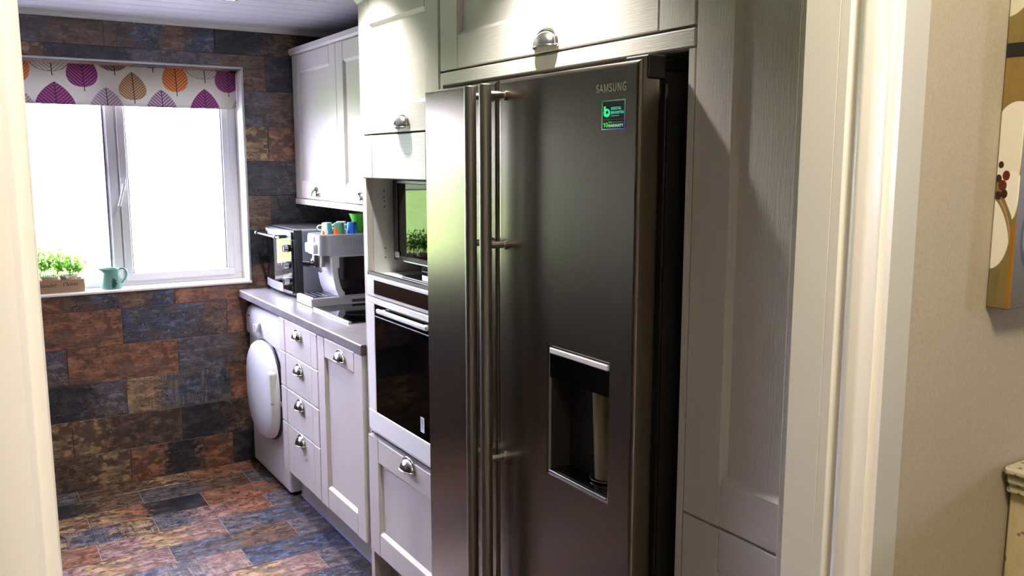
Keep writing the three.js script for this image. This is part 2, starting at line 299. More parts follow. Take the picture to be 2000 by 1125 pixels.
{
  const w = thing('window_2', 'small unseen hall window added for side light', 'window', [2.3, 1.4, 0.95]); w.userData = { kind: 'structure', label: 'small unseen hall window added for side light' };  // out-of-view window added so daylight reaches the canvas from the right
  part(w, 'window_frame', merge([bx(2.27, 2.33, 1.4, 1.45, 0.7, 1.2), bx(2.27, 2.33, 1.9, 1.95, 0.7, 1.2), bx(2.27, 2.33, 1.45, 1.9, 0.7, 0.75), bx(2.27, 2.33, 1.45, 1.9, 1.15, 1.2)]), M.upvc);
  part(w, 'pane', bx(2.298, 2.302, 1.45, 1.9, 0.75, 1.15, 0), M.glass);
}

// ---------------------------------------------------------------- kitchen window
{
  const w = thing('window_1', '', '', [OX1, OY0, ZW - 0.17]); w.userData = { kind: 'structure', label: 'white plastic kitchen window looking onto the lawn' };
  const zf = ZW - 0.135, zb = ZW - 0.2, y0 = 0.966, y1 = OY1 - 0.008, x0 = OX0 + 0.005, x1 = OX1 - 0.006;
  const bev = 0.004;
  part(w, 'window_frame', merge([bx(x0, x1, y0, y0 + 0.03, zb, zf, bev), bx(x0, x1, y1 - 0.045, y1, zb, zf, bev), bx(x0, x0 + 0.045, y0 + 0.03, y1 - 0.045, zb, zf, bev), bx(x1 - 0.042, x1, y0 + 0.03, y1 - 0.045, zb, zf, bev)]), M.upvc);
  part(w, 'mullion', bx(-0.594, -0.535, y0 + 0.03, y1 - 0.045, zb, zf, 0.012), M.upvc);
  part(w, 'mullion', bx(-1.16, -1.1, y0 + 0.03, y1 - 0.045, zb, zf, 0.006), M.upvc);
  // opening casement beside the wall
  const c = sub(w, 'casement'), cz = zf + 0.012, cz0 = zb + 0.012;
  const ca = [-0.538, x1 - 0.04, y0 + 0.024, y1 - 0.04];
  part(c, 'casement_frame', merge([bx(ca[0], ca[1], ca[2], ca[2] + 0.038, cz0, cz, bev), bx(ca[0], ca[1], ca[3] - 0.04, ca[3], cz0, cz, bev), bx(ca[0], ca[0] + 0.038, ca[2] + 0.038, ca[3] - 0.04, cz0, cz, bev), bx(ca[1] - 0.038, ca[1], ca[2] + 0.038, ca[3] - 0.04, cz0, cz, bev)]), M.upvc);
  const gk = 0.004;
  part(c, 'glazing_seal', merge([bx(ca[0] + 0.038, ca[0] + 0.038 + gk, ca[2] + 0.038, ca[3] - 0.04, cz0 + 0.01, cz - 0.006, 0), bx(ca[1] - 0.038 - gk, ca[1] - 0.038, ca[2] + 0.038, ca[3] - 0.04, cz0 + 0.01, cz - 0.006, 0), bx(ca[0] + 0.038, ca[1] - 0.038, ca[2] + 0.038, ca[2] + 0.038 + gk * 0.6, cz0 + 0.01, cz - 0.006, 0)]), M.gasket);
  part(c, 'pane', bx(ca[0] + 0.038, ca[1] - 0.038, ca[2] + 0.038, ca[3] - 0.04, -4.7, -4.696, 0), M.glass);
  // handle: back plate and drooping lever
  part(c, 'handle', merge([rbox(-0.536, -0.512, 1.44, 1.5, cz, cz + 0.012, 0.004), rod([-0.524, 1.465, cz + 0.01], [-0.524, 1.465, cz + 0.034], 0.008), tube([[-0.524, 1.465, cz + 0.034], [-0.53, 1.445, cz + 0.036], [-0.552, 1.365, cz + 0.036]], 0.0065, 14, 8)]), M.whitePlastic, 'white lever handle hanging down');
  part(w, 'pane', bx(-1.1, -0.594, y0 + 0.03, y1 - 0.045, -4.7, -4.696, 0), M.glass);
  part(w, 'pane', bx(x0 + 0.045, -1.16, y0 + 0.03, y1 - 0.045, -4.7, -4.696, 0), M.glass);
  part(w, 'glazing_seal', merge([bx(-0.599, -0.594, y0 + 0.03, y1 - 0.045, -4.706, zf - 0.008, 0)]), M.gasket);
  part(w, 'window_sill', bx(OX0, OX1 + 0.006, OY0 - 0.002, 0.967, ZW - 0.14, ZW + 0.006, 0.003), M.wallWhite);
  // painted recess sides and the metal strip that ends the tiles
  part(w, 'recess_lining', merge([bx(OX1 - 0.006, OX1, 0.967, OY1 - 0.008, ZW - 0.14, ZW - 0.001, 0), bx(OX0, OX0 + 0.006, 0.967, OY1 - 0.008, ZW - 0.14, ZW - 0.001, 0)]), M.wallWhite);
  part(w, 'edge_strip', merge([bx(OX1 - 0.004, OX1 + 0.005, OY0, OY1 + 0.006, ZW - 0.004, ZW + 0.002, 0.0015), bx(OX0, OX1 - 0.004, OY1 - 0.004, OY1 + 0.006, ZW - 0.004, ZW + 0.002, 0.0015)]), M.silver, 'slim metal strip ending the tiles');
}
{ // patterned blind
  const bot = 1.845, top = 2.034, X0 = OX0 + 0.012, X1 = 0.036, W = 2048, H = 256;
  const draw = (g) => {
    g.fillStyle = '#cfc9bf'; g.fillRect(0, 0, W, H);
    for (let i = 0; i < 2600; i++) { g.fillStyle = `rgba(${rnd() > 0.5 ? '255,250,240' : '150,140,128'},0.10)`; g.fillRect(rnd() * W, rnd() * H, rr(4, 26), 1); }
    const kx = W / (X1 - X0), ky = H / (top - bot);
    const at = (px, py) => { const x = -0.907 + (px - 55) * 0.002324, yt = 125 + (px - 55) * 0.037, yb = 204.8 + (px - 55) * 0.026; return [(x - X0) * kx, ((py - yt) / (yb - yt)) * H]; };
    const leaf = (px, py, w, h, up, fill, vein, outline) => { // px,py: middle of the leaf; up: tip at the top
      const [cx, cy] = at(px, py), a = (w * 0.002324 * kx) / 2, b = (h * 0.00245 * ky) / 2, s = up ? 1 : -1;
      g.save(); g.translate(cx, cy);
      const path = () => { g.beginPath(); g.moveTo(0, -b * s); g.bezierCurveTo(a * 0.55, -b * 0.72 * s, a * 1.02, -b * 0.1 * s, a, b * 0.3 * s); g.bezierCurveTo(a * 0.95, b * 0.85 * s, a * 0.4, b * s, 0, b * s); g.bezierCurveTo(-a * 0.4, b * s, -a * 0.95, b * 0.85 * s, -a, b * 0.3 * s); g.bezierCurveTo(-a * 1.02, -b * 0.1 * s, -a * 0.55, -b * 0.72 * s, 0, -b * s); g.closePath(); };
      g.save(); path(); if (!outline) { g.fillStyle = fill; g.fill(); } g.clip();
      g.strokeStyle = vein; g.lineWidth = outline ? 3 : 7;
      for (let k = -16; k < 16; k++) for (const sd of [-1, 1]) { const y = k * b * 0.2; g.beginPath(); g.moveTo(0, y + b * 0.2); g.lineTo(sd * a * 1.2, y - a * 0.95); g.stroke(); }
      g.restore();
      g.strokeStyle = '#3a2a30'; g.lineWidth = 5; g.beginPath(); g.moveTo(0, -b * s * (up ? 0.95 : 0.9)); g.lineTo(s > 0 ? a * 0.12 : 0, up ? b * 1.25 : b * 1.25); g.stroke();
      if (outline) { path(); g.strokeStyle = vein; g.lineWidth = 3; g.stroke(); }
      g.restore();
    };
    const plum = ['#5f1b4b', '#94557f'], mauve = ['#bdaeb4', '#84697c'], olive = ['#6f503a', '#b08e68'], orange = ['#a4562a', '#d88a50'];
    const set = (dx) => { // every leaf has its tip at the top; the upper row is cut by the roller
      const hang = (px, low, w, ...c) => leaf(px + dx, low - 33, w, 66, true, ...c), stand = (px, tip, w, ...c) => leaf(px + dx, tip + 34, w, 68, true, ...c);
      hang(44, 161, 34, ...orange); hang(96, 142, 74, '#cfc9bf', '#6d6468', true); hang(154, 172, 58, ...plum); stand(103, 164, 72, ...plum); hang(212, 141, 62, '#8a7a70', '#5a4a48');
      stand(197, 173, 66, ...mauve); leaf(248 + dx, 170, 54, 54, true, ...olive); stand(304, 176, 64, '#b09ca6', '#6a4a62'); hang(287, 135, 50, ...plum); hang(333, 181, 52, ...orange);
      hang(391, 155, 74, '#cfc9bf', '#7d7478', true); stand(393, 174, 62, ...plum); hang(442, 182, 52, ...plum); stand(478, 178, 56, '#b8aaa2', '#7d6a62');
    };
    set(0); set(-436);
  };
  const tex = canvasTex(W, H, draw);
  const b = thing('roller_blind', 'rolled-up cream window blind printed with plum, orange and grey leaves', 'blind', [(X0 + X1) / 2, bot, -4.62]);
  const g = new THREE.PlaneGeometry(X1 - X0, top - bot, 40, 1);
  const p = g.attributes.position; for (let i = 0; i < p.count; i++) p.setZ(i, Math.sin(p.getX(i) * 5) * 0.0012);
  g.computeVertexNormals(); T(g, (X0 + X1) / 2, (bot + top) / 2, -4.62);
  part(b, 'fabric', g, new THREE.MeshPhysicalMaterial({ map: tex, roughness: 1, transmission: 0.03, thickness: 0, side: THREE.DoubleSide }));
  part(b, 'bottom_bar', rod([X0, bot + 0.004, -4.624], [X1, bot + 0.004, -4.624], 0.004, 10), std('#cfc9bf', 0.8));
  part(b, 'roller', rod([X0, top - 0.012, -4.637], [X1, top - 0.012, -4.637], 0.012, 16), M.whitePlastic);
  part(b, 'bracket', merge([rbox(X1 - 0.026, X1 + 0.002, top - 0.006, top + 0.003, -4.64, -4.606, 0.003), rod([X1 - 0.03, top - 0.002, -4.612], [X1, top, -4.612], 0.005, 8)]), M.black, 'black end bracket');
}

// ---------------------------------------------------------------- garden beyond the window
{
  const lawnTex = dataTex(512, 512, (x, y) => { const n = fbm(x / 9, y / 9, 301, 4), m = fbm(x / 70, y / 70, 305, 3), k = 0.75 + n * 0.35 + m * 0.25; return [110 * k, 142 * k, 46 * k]; }, true, [0.5, 0.5]);
  const far = -20, rise = 1.58 + far * 0.0357;
  const l = new THREE.PlaneGeometry(40, 15, 60, 40).rotateX(-Math.PI / 2), p = l.attributes.position;
  for (let i = 0; i < p.count; i++) { const x = p.getX(i), z = p.getZ(i), t = (7.5 - z) / 15; p.setXYZ(i, x - 0.8, -0.15 + t * (rise + 0.15) + (vnoise(x * 0.7, z * 0.7, 4) - 0.5) * 0.06 * Math.min(1, t * 4) * (t < 0.98 ? 1 : 0), -5 - t * 15); }
  l.computeVertexNormals(); const uv = l.attributes.uv; for (let i = 0; i < uv.count; i++) uv.setXY(i, p.getX(i), p.getZ(i));
  struct('added_patio', bx(-14, 12, -0.3, 0.06, -8.6, ZW - 0.3, 0.01), std('#b9b6b4', 0.9), 'unseen pale strip along the house added to bounce neutral light');  // pale reflector out of view, added to keep green bounce off the kitchen
  struct('lawn', l, new THREE.MeshPhysicalMaterial({ map: lawnTex, roughness: 0.95 }), 'sloping garden lawn'); 
  struct('lawn_edging', bx(-20, 19, rise - 0.3, rise + 0.035, far - 0.06, far + 0.02, 0.01), std('#3c3a34', 0.9), 'thin dark edging at the end of the lawn');
  const hT = dataTex(256, 256, (x, y) => { const n = fbm(x / 6, y / 6, 401, 4), k = 0.7 + n * 0.6; return [72 * k, 96 * k, 34 * k]; }, true, [0.4, 0.4]);
  const bank = new THREE.PlaneGeometry(60, 30, 40, 20).rotateX(-Math.PI / 2), q = bank.attributes.position;
  for (let i = 0; i < q.count; i++) { const x = q.getX(i), t = (15 - q.getZ(i)) / 30; q.setXYZ(i, x - 0.8, rise - 0.02 + t * 2.2 + (vnoise(x * 0.3, t * 9, 6) - 0.5) * 0.3 * t, far - 0.04 - t * 30); }
  bank.computeVertexNormals(); const u2 = bank.attributes.uv; for (let i = 0; i < u2.count; i++) u2.setXY(i, q.getX(i), q.getZ(i));
  struct('meadow', bank, new THREE.MeshPhysicalMaterial({ map: hT, roughness: 0.95 }), 'rough grass bank beyond the lawn');
}

// ---------------------------------------------------------------- fitted units
// cup pull: quarter-dome shell, flange against the door and a lip along its lower edge (opens downwards, faces -x)
const cupGeo = (() => {
  const a = 0.043, b = 0.036, d = 0.026, pos = [], idx = [], uv = [], nu = 24, nv = 10;
  for (let i = 0; i <= nu; i++) for (let j = 0; j <= nv; j++) { const u = (i / nu) * Math.PI, v = (j / nv) * Math.PI / 2, r = Math.pow(Math.sin(u), 0.8); pos.push(-d * r * Math.sin(v), b * r * Math.cos(v), a * Math.cos(u)); uv.push(i / nu, j / nv); }
  for (let i = 0; i < nu; i++) for (let j = 0; j < nv; j++) { const k = i * (nv + 1) + j; idx.push(k, k + nv + 1, k + 1, k + 1, k + nv + 1, k + nv + 2); }
  const mk = () => { const g = new THREE.BufferGeometry(); g.setAttribute('position', new THREE.Float32BufferAttribute(pos, 3)); g.setAttribute('uv', new THREE.Float32BufferAttribute(uv, 2)); g.setIndex(idx); g.computeVertexNormals(); return g; };
  const outer = mk(); let e = outer.attributes.normal; if (e.getX(Math.floor(nu / 2) * (nv + 1) + nv) > 0) { const ix = outer.index.array; for (let i = 0; i < ix.length; i += 3) { const t = ix[i]; ix[i] = ix[i + 1]; ix[i + 1] = t; } outer.computeVertexNormals(); }
  const inner = outer.clone(); inner.scale(0.94, 0.94, 0.96); { const ix = inner.index.array; for (let i = 0; i < ix.length; i += 3) { const t = ix[i]; ix[i] = ix[i + 1]; ix[i + 1] = t; } inner.computeVertexNormals(); }
  const arc = [], lip = [];
  for (let i = 0; i <= 16; i++) { const u = (i / 16) * Math.PI; arc.push([-0.0015, 0.039 * Math.pow(Math.sin(u), 0.8) + 0.001, 0.047 * Math.cos(u)]); lip.push([-d * Math.pow(Math.sin(u), 0.8) - 0.001, 0, 0.0445 * Math.cos(u)]); }
  const foot = (z) => rbox(-0.006, 0, -0.004, 0.003, z - 0.004, z + 0.004, 0.0015, 2);
  return merge([outer, inner, tube(arc, 0.0028, 32, 8), tube(lip, 0.0019, 32, 8), foot(0.045), foot(-0.045)]);
})();
const HANDLE_LABEL = 'nickel cup pull';
// shaker front in the plane facing -x: two stiles, two rails with a chamfered inner edge, a sunk panel, a cup pull
function shaker(parent, name, z0, z1, y0, y1, { x = -0.02, th = 0.02, fw = 0.088, top = fw, bottom = fw, pull } = {}) {
  const d = sub(parent, name), xf = x, xb = x + th, c = 0.011, dp = 0.012, o = 0.002;
  part(d, 'stile', prism([[xb, z0], [xf + o, z0], [xf, z0 + o], [xf, z0 + fw - c * 0.5], [xf + dp, z0 + fw + c * 0.5], [xb, z0 + fw + c]], 'y', y0, y1), M.paint);
  part(d, 'stile', prism([[xb, z1], [xf + o, z1], [xf, z1 - o], [xf, z1 - fw + c * 0.5], [xf + dp, z1 - fw - c * 0.5], [xb, z1 - fw - c]], 'y', y0, y1), M.paint);
  const g = 0.0006;
  part(d, 'rail', prism([[xb, y0], [xf + o, y0], [xf + 0.0004, y0 + o], [xf + 0.0004, y0 + bottom - c * 0.5], [xf + dp, y0 + bottom + c * 0.5], [xb, y0 + bottom + c]], 'z', z0 + fw + g, z1 - fw - g), M.paint);
  part(d, 'rail', prism([[xb, y1], [xf + o, y1], [xf + 0.0004, y1 - o], [xf + 0.0004, y1 - top + c * 0.5], [xf + dp, y1 - top - c * 0.5], [xb, y1 - top - c]], 'z', z0 + fw + g, z1 - fw - g), M.paint);
  part(d, 'panel', bx(xf + dp, xb - 0.001, y0 + bottom - 0.005, y1 - top + 0.005, z0 + fw - 0.005, z1 - fw + 0.005, 0), M.paint);
  if (pull) partAt(d, 'handle', cupGeo, M.nickel, [xf, pull[0], pull[1]], HANDLE_LABEL);
  return d;
}
// flat drawer front: two stiles and a flush board between them
function drawerFront(parent, name, z0, z1, y0, y1, { x = -0.02, fw = 0.075, pull } = {}) {
  const d = sub(parent, name), g = 0.0006;
  part(d, 'stile', bx(x, x + 0.02, y0, y1, z0, z0 + fw, 0.003), M.paint);
  part(d, 'stile', bx(x, x + 0.02, y0, y1, z1 - fw, z1, 0.003), M.paint);
  part(d, 'board', bx(x + 0.0012, x + 0.02, y0, y1, z0 + fw + g, z1 - fw - g, 0.003, true), M.paint);
  if (pull) partAt(d, 'handle', cupGeo, M.nickel, [x, pull[0], pull[1]], HANDLE_LABEL);
  return d;
}
const carcass = (y0, y1, z0, z1, x0 = 0.003, x1 = 0.6) => merge([bx(x0, x1, y0, y1, z0, z0 + 0.018, 0.0008), bx(x0, x1, y0, y1, z1 - 0.018, z1, 0.0008), bx(x0, x1, y0, y0 + 0.018, z0 + 0.018, z1 - 0.018, 0.0008), bx(x0, x1, y1 - 0.018, y1, z0 + 0.018, z1 - 0.018, 0.0008), bx(x1 - 0.008, x1, y0 + 0.018, y1 - 0.018, z0 + 0.018, z1 - 0.018, 0)]);
const G_BASE = 'base units under the worktop';
{ // drawers beside the dryer
  const t = thing('drawer_unit', 'pale grey unit of four drawers beside the tumble dryer', 'drawers', [0.3, 0.15, -3.61]);
  part(t, 'body', carcass(0.165, 0.886, -3.868, -3.364), M.carcass);
  const ys = [0.168, 0.4, 0.567, 0.731, 0.884];
  for (let i = 0; i < 4; i++) drawerFront(t, 'drawer', -3.865, -3.368, ys[i] + 0.0015, ys[i + 1] - 0.0015, { pull: [[0.372, 0.532, 0.69, 0.842][i] - 0.018, -3.6] });
}
{ // cupboard
  const t = thing('base_cupboard', 'pale grey base cupboard with one shaker door under the worktop', 'cupboard', [0.3, 0.15, -3.13]);
  part(t, 'body', carcass(0.165, 0.886, -3.362, -2.889), M.carcass);
  shaker(t, 'door', -3.36, -2.892, 0.17, 0.884, { fw: 0.08, top: 0.082, bottom: 0.092, pull: [0.828, -3.1] });
}
{
  const t = thing('plinth', 'grey kickboard along the foot of the drawers and cupboard', 'kickboard', [0.08, 0, -3.38]);
  part(t, 'board', bx(0.07, 0.088, 0.006, 0.164, -3.9, -2.888, 0.001, true), M.plinth);
  part(t, 'seal', bx(0.064, 0.088, 0.0005, 0.008, -3.9, -2.888, 0.0015), M.seal, 'bluish plastic floor seal');
}
{
  const t = thing('worktop', 'grey stone-effect worktop over the dryer and drawers', 'worktop', [0.3, 0.887, -3.7]);
  part(t, 'slab', bx(-0.024, 0.618, 0.887, 0.925, -4.528, -2.887, 0.0035), M.worktop);
  part(t, 'end_strip', bx(-0.0245, 0.4, 0.8868, 0.9252, -2.887, -2.8855, 0.0003), M.worktopEnd, 'dark brown bare end of the worktop');
}
{
  const t = thing('end_panel', 'tall pale grey end panel between worktop and oven cupboard', 'panel', [0.3, 0, -2.866]);
  part(t, 'board', bx(-0.004, 0.6, 0, 2.11, -2.884, -2.853, 0.0015), M.paint);
}
const cornice = (y, x) => [[x - 0.03, y + 0.034], [x - 0.03, y + 0.022], [x - 0.022, y + 0.016], [x - 0.012, y + 0.006], [x - 0.008, y], [x + 0.05, y], [x + 0.05, y + 0.034]];
{ // oven cupboard
  const z0 = -2.85, z1 = -2.264, t = thing('oven_cupboard', 'tall pale grey oven cupboard with open niche between shaker doors', 'cupboard', [0.3, 0, -2.56]);
  part(t, 'side', bx(0.0, 0.6, 0.165, 2.11, z0, z0 + 0.018, 0.001), M.nicheWhite);
  part(t, 'side', bx(0.0, 0.6, 0, 2.11, z1 - 0.018, z1, 0.001), M.nicheWhite);
  part(t, 'front_edge', bx(-0.012, 0.012, 1.2, 1.524, z0 + 0.001, z0 + 0.019, 0.001), M.paint);
  part(t, 'back', bx(0.42, 0.43, 0.165, 2.11, z0 + 0.018, z1 - 0.018, 0), M.nicheWhite);
  for (const y of [0.6, 1.19, 1.524, 2.092]) part(t, 'shelf', bx(0.0, 0.42, y - (y > 1.5 ? 0 : 0.018), y + (y > 1.5 ? 0.018 : 0), z0 + 0.018, z1 - 0.018, 0.001), M.nicheWhite);
  shaker(t, 'door', z0 + 0.002, z1 - 0.002, 0.17, 0.606, { fw: 0.088, pull: [0.575, -2.51] });
  shaker(t, 'door', z0 + 0.002, z1 - 0.002, 1.672, 2.108, { fw: 0.088, bottom: 0.09, top: 0.085, pull: [1.686, -2.51] });
  drawerFront(t, 'filler_front', z0 + 0.002, z1 - 0.002, 1.524, 1.668, { fw: 0.09 });
  part(t, 'kickboard', bx(0.06, 0.078, 0, 0.164, z0, z1 - 0.018, 0.001, true), M.plinth);
  for (const y of [1.5, 1.477, 1.463, 1.443, 1.297, 1.265]) part(t, 'peg_hole', rod([0.055, y - 0.02, z0 + 0.0175], [0.055, y - 0.02, z0 + 0.0186], 0.0026, 8), M.blackMatte, 'dark shelf peg hole');
}
{ // bridging unit above the fridge, with the frame panels round the fridge
  const z0 = -2.256, z1 = -1.231, t = thing('fridge_housing', 'pale grey bridging cupboard and panels framing the fridge freezer', 'cupboard', [0.3, 0, -1.74]);
  part(t, 'body', bx(0.002, 0.6, 1.83, 2.11, z0 + 0.001, z1 - 0.001, 0.001), M.carcass);
  shaker(t, 'door', z0 + 0.002, z1 - 0.002, 1.834, 2.108, { fw: 0.104, bottom: 0.094, top: 0.085, pull: [1.845, -1.721] });
  part(t, 'rail', bx(-0.02, 0.02, 1.793, 1.828, z0 + 0.014, z1 - 0.001, 0.0025, true), M.paint);
  part(t, 'side_panel', bx(-0.018, 0.6, 0, 1.828, z0 - 0.004, z0 + 0.0135, 0.0015), M.paint);
  part(t, 'side_panel', bx(-0.018, 0.6, 0, 1.792, z1 - 0.019, z1 - 0.001, 0.0015), M.paint);
  part(t, 'back', bx(0.6, 0.61, 0, 1.83, z0, z1, 0), M.blackMatte);
}
{ // larder by the doorway
  const z0 = -1.229, z1 = -0.735, t = thing('larder_cupboard', 'tall pale grey larder cupboard next to the doorway', 'cupboard', [0.3, 0, -0.98]);
  part(t, 'body', bx(0.002, 0.6, 0.16, 2.11, z0 + 0.001, z1, 0.001), M.carcass);
  shaker(t, 'door', z0 + 0.001, z1 - 0.002, 0.8865, 2.108, { fw: 0.1, bottom: 0.098 });
  shaker(t, 'door', z0 + 0.001, z1 - 0.002, 0.17, 0.8815, { fw: 0.1, top: 0.09 });
  part(t, 'kickboard', bx(0.06, 0.078, 0, 0.16, z0, z1, 0.001, true), M.plinth);
}
{
  const t = thing('cornice', 'pale grey moulding along the top of the tall units', 'moulding', [0, 2.11, -1.8]);
  part(t, 'moulding', prism(cornice(2.111, 0), 'z', -2.885, -0.735, 0.5), M.paint);
}
{ // wall cupboards above the worktop
  const z0 = -4.522, zm = -3.9, z1 = -3.28, t = thing('wall_cupboard', 'pale grey two-door wall cupboard above the coffee machine', 'cupboard', [0.46, 1.36, -3.9]);
  part(t, 'body', carcass(1.392, 2.12, z0, z1, 0.322, 0.618), M.carcass);
  shaker(t, 'door', z0 + 0.004, zm - 0.0015, 1.392, 2.118, { x: 0.3, fw: 0.088, pull: [1.412, -4.2] });
  shaker(t, 'door', zm + 0.0015, z1, 1.392, 2.118, { x: 0.3, fw: 0.088, pull: [1.412, -3.625] });
  part(t, 'light_pelmet', bx(0.296, 0.32, 1.36, 1.389, z0, z1, 0.002, true), M.paint);
  part(t, 'top_moulding', prism([[0.292, 2.121], [0.284, 2.13], [0.284, 2.152], [0.34, 2.152], [0.34, 2.121]], 'z', z0, z1), M.paint);
}

// ---------------------------------------------------------------- fridge freezer
{
  const t = thing('fridge_freezer', 'dark stainless steel side-by-side fridge freezer with water dispenser', 'fridge', [0.2, 0, -1.746]);
  part(t, 'body', bx(-0.028, 0.56, 0.03, 1.755, -2.196, -1.3, 0.004), M.blackMatte);
  part(t, 'foot', rod([0.02, 0, -2.15], [0.02, 0.031, -2.15], 0.02), M.black); part(t, 'foot', rod([0.02, 0, -1.34], [0.02, 0.031, -1.34], 0.02), M.black);
  part(t, 'body_edge', bx(-0.0295, -0.0235, 0.05, 1.73, -1.3005, -1.298, 0.0004), M.inox, 'thin grey front edge of the cabinet');
  part(t, 'door_seal', merge([bx(-0.042, -0.027, 0.07, 1.75, -2.19, -1.825, 0), bx(-0.042, -0.027, 0.07, 1.75, -1.795, -1.306, 0)]), M.black);
  // doors: shapes in (z,y), bevelled towards -x
  const door = (z0, z1, holes) => {
    const b = 0.009, s = new THREE.Shape(); s.moveTo(z0 + b, 0.06 + b); s.lineTo(z1 - b, 0.06 + b); s.lineTo(z1 - b, 1.772 - b); s.lineTo(z0 + b, 1.772 - b); s.closePath();
    for (const h of holes) s.holes.push(h);
    const g = new THREE.ExtrudeGeometry(s, { depth: 0.058 - 2 * b, bevelEnabled: true, bevelThickness: b, bevelSize: b, bevelSegments: 5, curveSegments: 6 });
    // extrude is along +z of the shape: turn so that shape x -> world z and depth -> world -x
    g.translate(0, 0, b); g.applyMatrix4(new THREE.Matrix4().set(0, 0, -1, -0.042, 0, 1, 0, 0, 1, 0, 0, 0, 0, 0, 0, 1));
    return g;
  };
  const dz = [-1.586, -1.376], dy = [0.872, 1.165], hb = 0.009, H = new THREE.Path();
  H.moveTo(dz[0] - hb, dy[0] - hb); H.lineTo(dz[0] - hb, dy[1] + hb); H.lineTo(dz[1] + hb, dy[1] + hb); H.lineTo(dz[1] + hb, dy[0] - hb); H.closePath();
  part(t, 'door', door(-2.199, -1.8135, []), M.inox, 'narrow freezer door');
  const rd = part(t, 'door', door(-1.8065, -1.293, [H]), M.inox, 'wide fridge door');
  // bar handles on stand-offs
  for (const [z, s] of [[-1.846, -1], [-1.775, 1]]) {
    const h = part(t, 'handle', merge([rod([-0.155, 0.34, z], [-0.155, 1.756, z], 0.0148, 28), T(new THREE.SphereGeometry(0.0148, 20, 8, 0, Math.PI * 2, 0, Math.PI / 2).scale(1, 0.25, 1), -0.155, 1.756, z)]), M.inoxHandle, 'round brushed bar handle');
    for (const y of [1.735, 1.383, 0.852, 0.38]) part(h, 'stand_off', merge([rod([-0.146, y, z], [-0.101, y, z], 0.0085, 16), rod([-0.106, y, z], [-0.099, y, z], 0.0125, 16)]), M.nickel);
  }
  // hinge cover
  part(t, 'hinge_cover', merge([rbox(-0.082, -0.035, 1.736, 1.782, -1.36, -1.2895, 0.005), rbox(-0.06, 0.06, 1.756, 1.776, -1.37, -1.3, 0.004)]), M.black, 'black plastic hinge cover');
  // dispenser: trim, glossy control strip, niche walls, tray and spout
  const ds = sub(t, 'dispenser'), e = 0.0005, xb = 0.02;
  part(ds, 'trim', bx(-0.1012, -0.06, 1.1515, dy[1] - e, dz[0] + e, dz[1] - e, 0.002), M.whitePlastic, 'pale silver strip');
  part(ds, 'control_panel', bx(-0.0992, -0.055, 1.096, 1.151, dz[0] + e, dz[1] - e, 0.001), M.blackGloss, 'glossy black control strip');
  part(ds, 'niche', merge([bx(-0.09, xb, dy[0] + 0.004, 1.096, dz[0] + e, dz[0] + 0.003, 0), bx(-0.09, xb, dy[0] + 0.004, 1.096, dz[1] - 0.003, dz[1] - e, 0), bx(xb, xb + 0.003, dy[0], 1.15, dz[0], dz[1], 0), bx(-0.06, xb, 1.093, 1.096, dz[0] + e, dz[1] - e, 0)]), std('#5a5752', 0.35, 0.9));
  part(ds, 'drip_tray', bx(-0.093, xb, dy[0] + 0.001, dy[0] + 0.006, dz[0] + 0.003, dz[1] - 0.003, 0.0006), M.blackGloss);
  part(ds, 'tray_edge', bx(-0.1005, -0.093, dy[0] + e, dy[0] + 0.005, dz[0] + e, dz[1] - e, 0.0015), M.chrome);
  part(ds, 'chute', merge([rod([-0.045, 1.028, -1.462], [-0.045, 1.096, -1.462], 0.019, 20, 0.022), rod([-0.03, 0.885, -1.462], [-0.043, 1.03, -1.462], 0.026, 24, 0.021)]), std('#8c7f64', 0.25), 'tan glass lever');
  part(ds, 'tray_cup', T(lathe([[0.001, 0.0], [0.03, 0.0], [0.036, 0.004], [0.038, 0.006], [0.034, 0.006], [0.028, 0.002]], 24), -0.03, dy[0] + 0.0055, -1.462), M.nickel);
  // printed maker's word and the energy sticker
  const face = (z0, z1, y0, y1, x, turn = 0) => { const g = new THREE.PlaneGeometry(z1 - z0, y1 - y0).rotateY(-Math.PI / 2); if (turn) g.rotateX(turn); return T(g, x, (y0 + y1) / 2, (z0 + z1) / 2); };
  { const g = new TextGeometry('SAMSUNG', { font, size: 0.0165, depth: 0.0004, curveSegments: 4, bevelEnabled: false }); g.computeBoundingBox(); const b = g.boundingBox; g.translate(-(b.min.x + b.max.x) / 2, -(b.min.y + b.max.y) / 2, 0); g.scale(0.094 / (b.max.x - b.min.x), 1, 1); g.rotateY(-Math.PI / 2); part(rd, 'lettering', T(g, -0.1001, 1.7245, -1.3785), std('#7d7468', 0.5, 0.9), 'faint embossed lettering'); }
  const sticker = canvasTex(512, 512, (g, w, h) => {
    const edge = g.createLinearGradient(0, 0, w, h); edge.addColorStop(0, '#1f8f3c'); edge.addColorStop(0.5, '#7fa89a'); edge.addColorStop(1, '#4a3fc0'); g.fillStyle = edge; g.fillRect(0, 0, w, h);
    g.fillStyle = '#050708'; g.fillRect(16, 16, w - 32, h - 32);
    g.fillStyle = '#38f0a0'; g.fillRect(44, 100, 44, 170); g.beginPath(); g.arc(112, 218, 74, 0, Math.PI * 2); g.fill(); g.fillStyle = '#050708'; g.beginPath(); g.arc(118, 206, 28, 0, Math.PI * 2); g.fill(); g.beginPath(); g.moveTo(88, 100); g.lineTo(98, 150); g.lineTo(98, 100); g.fill();
    g.fillStyle = '#4bf0c8'; g.font = 'bold 70px sans-serif'; g.fillText('DIGITAL', 200, 170, 230); g.font = 'bold 66px sans-serif'; g.fillText('INVERTER', 200, 240, 284); g.font = '30px sans-serif'; g.fillStyle = '#9fd8c8'; g.fillText('TECHNOLOGY', 202, 284, 270);
    g.fillStyle = '#4f6660'; g.fillRect(36, 336, w - 72, 5);
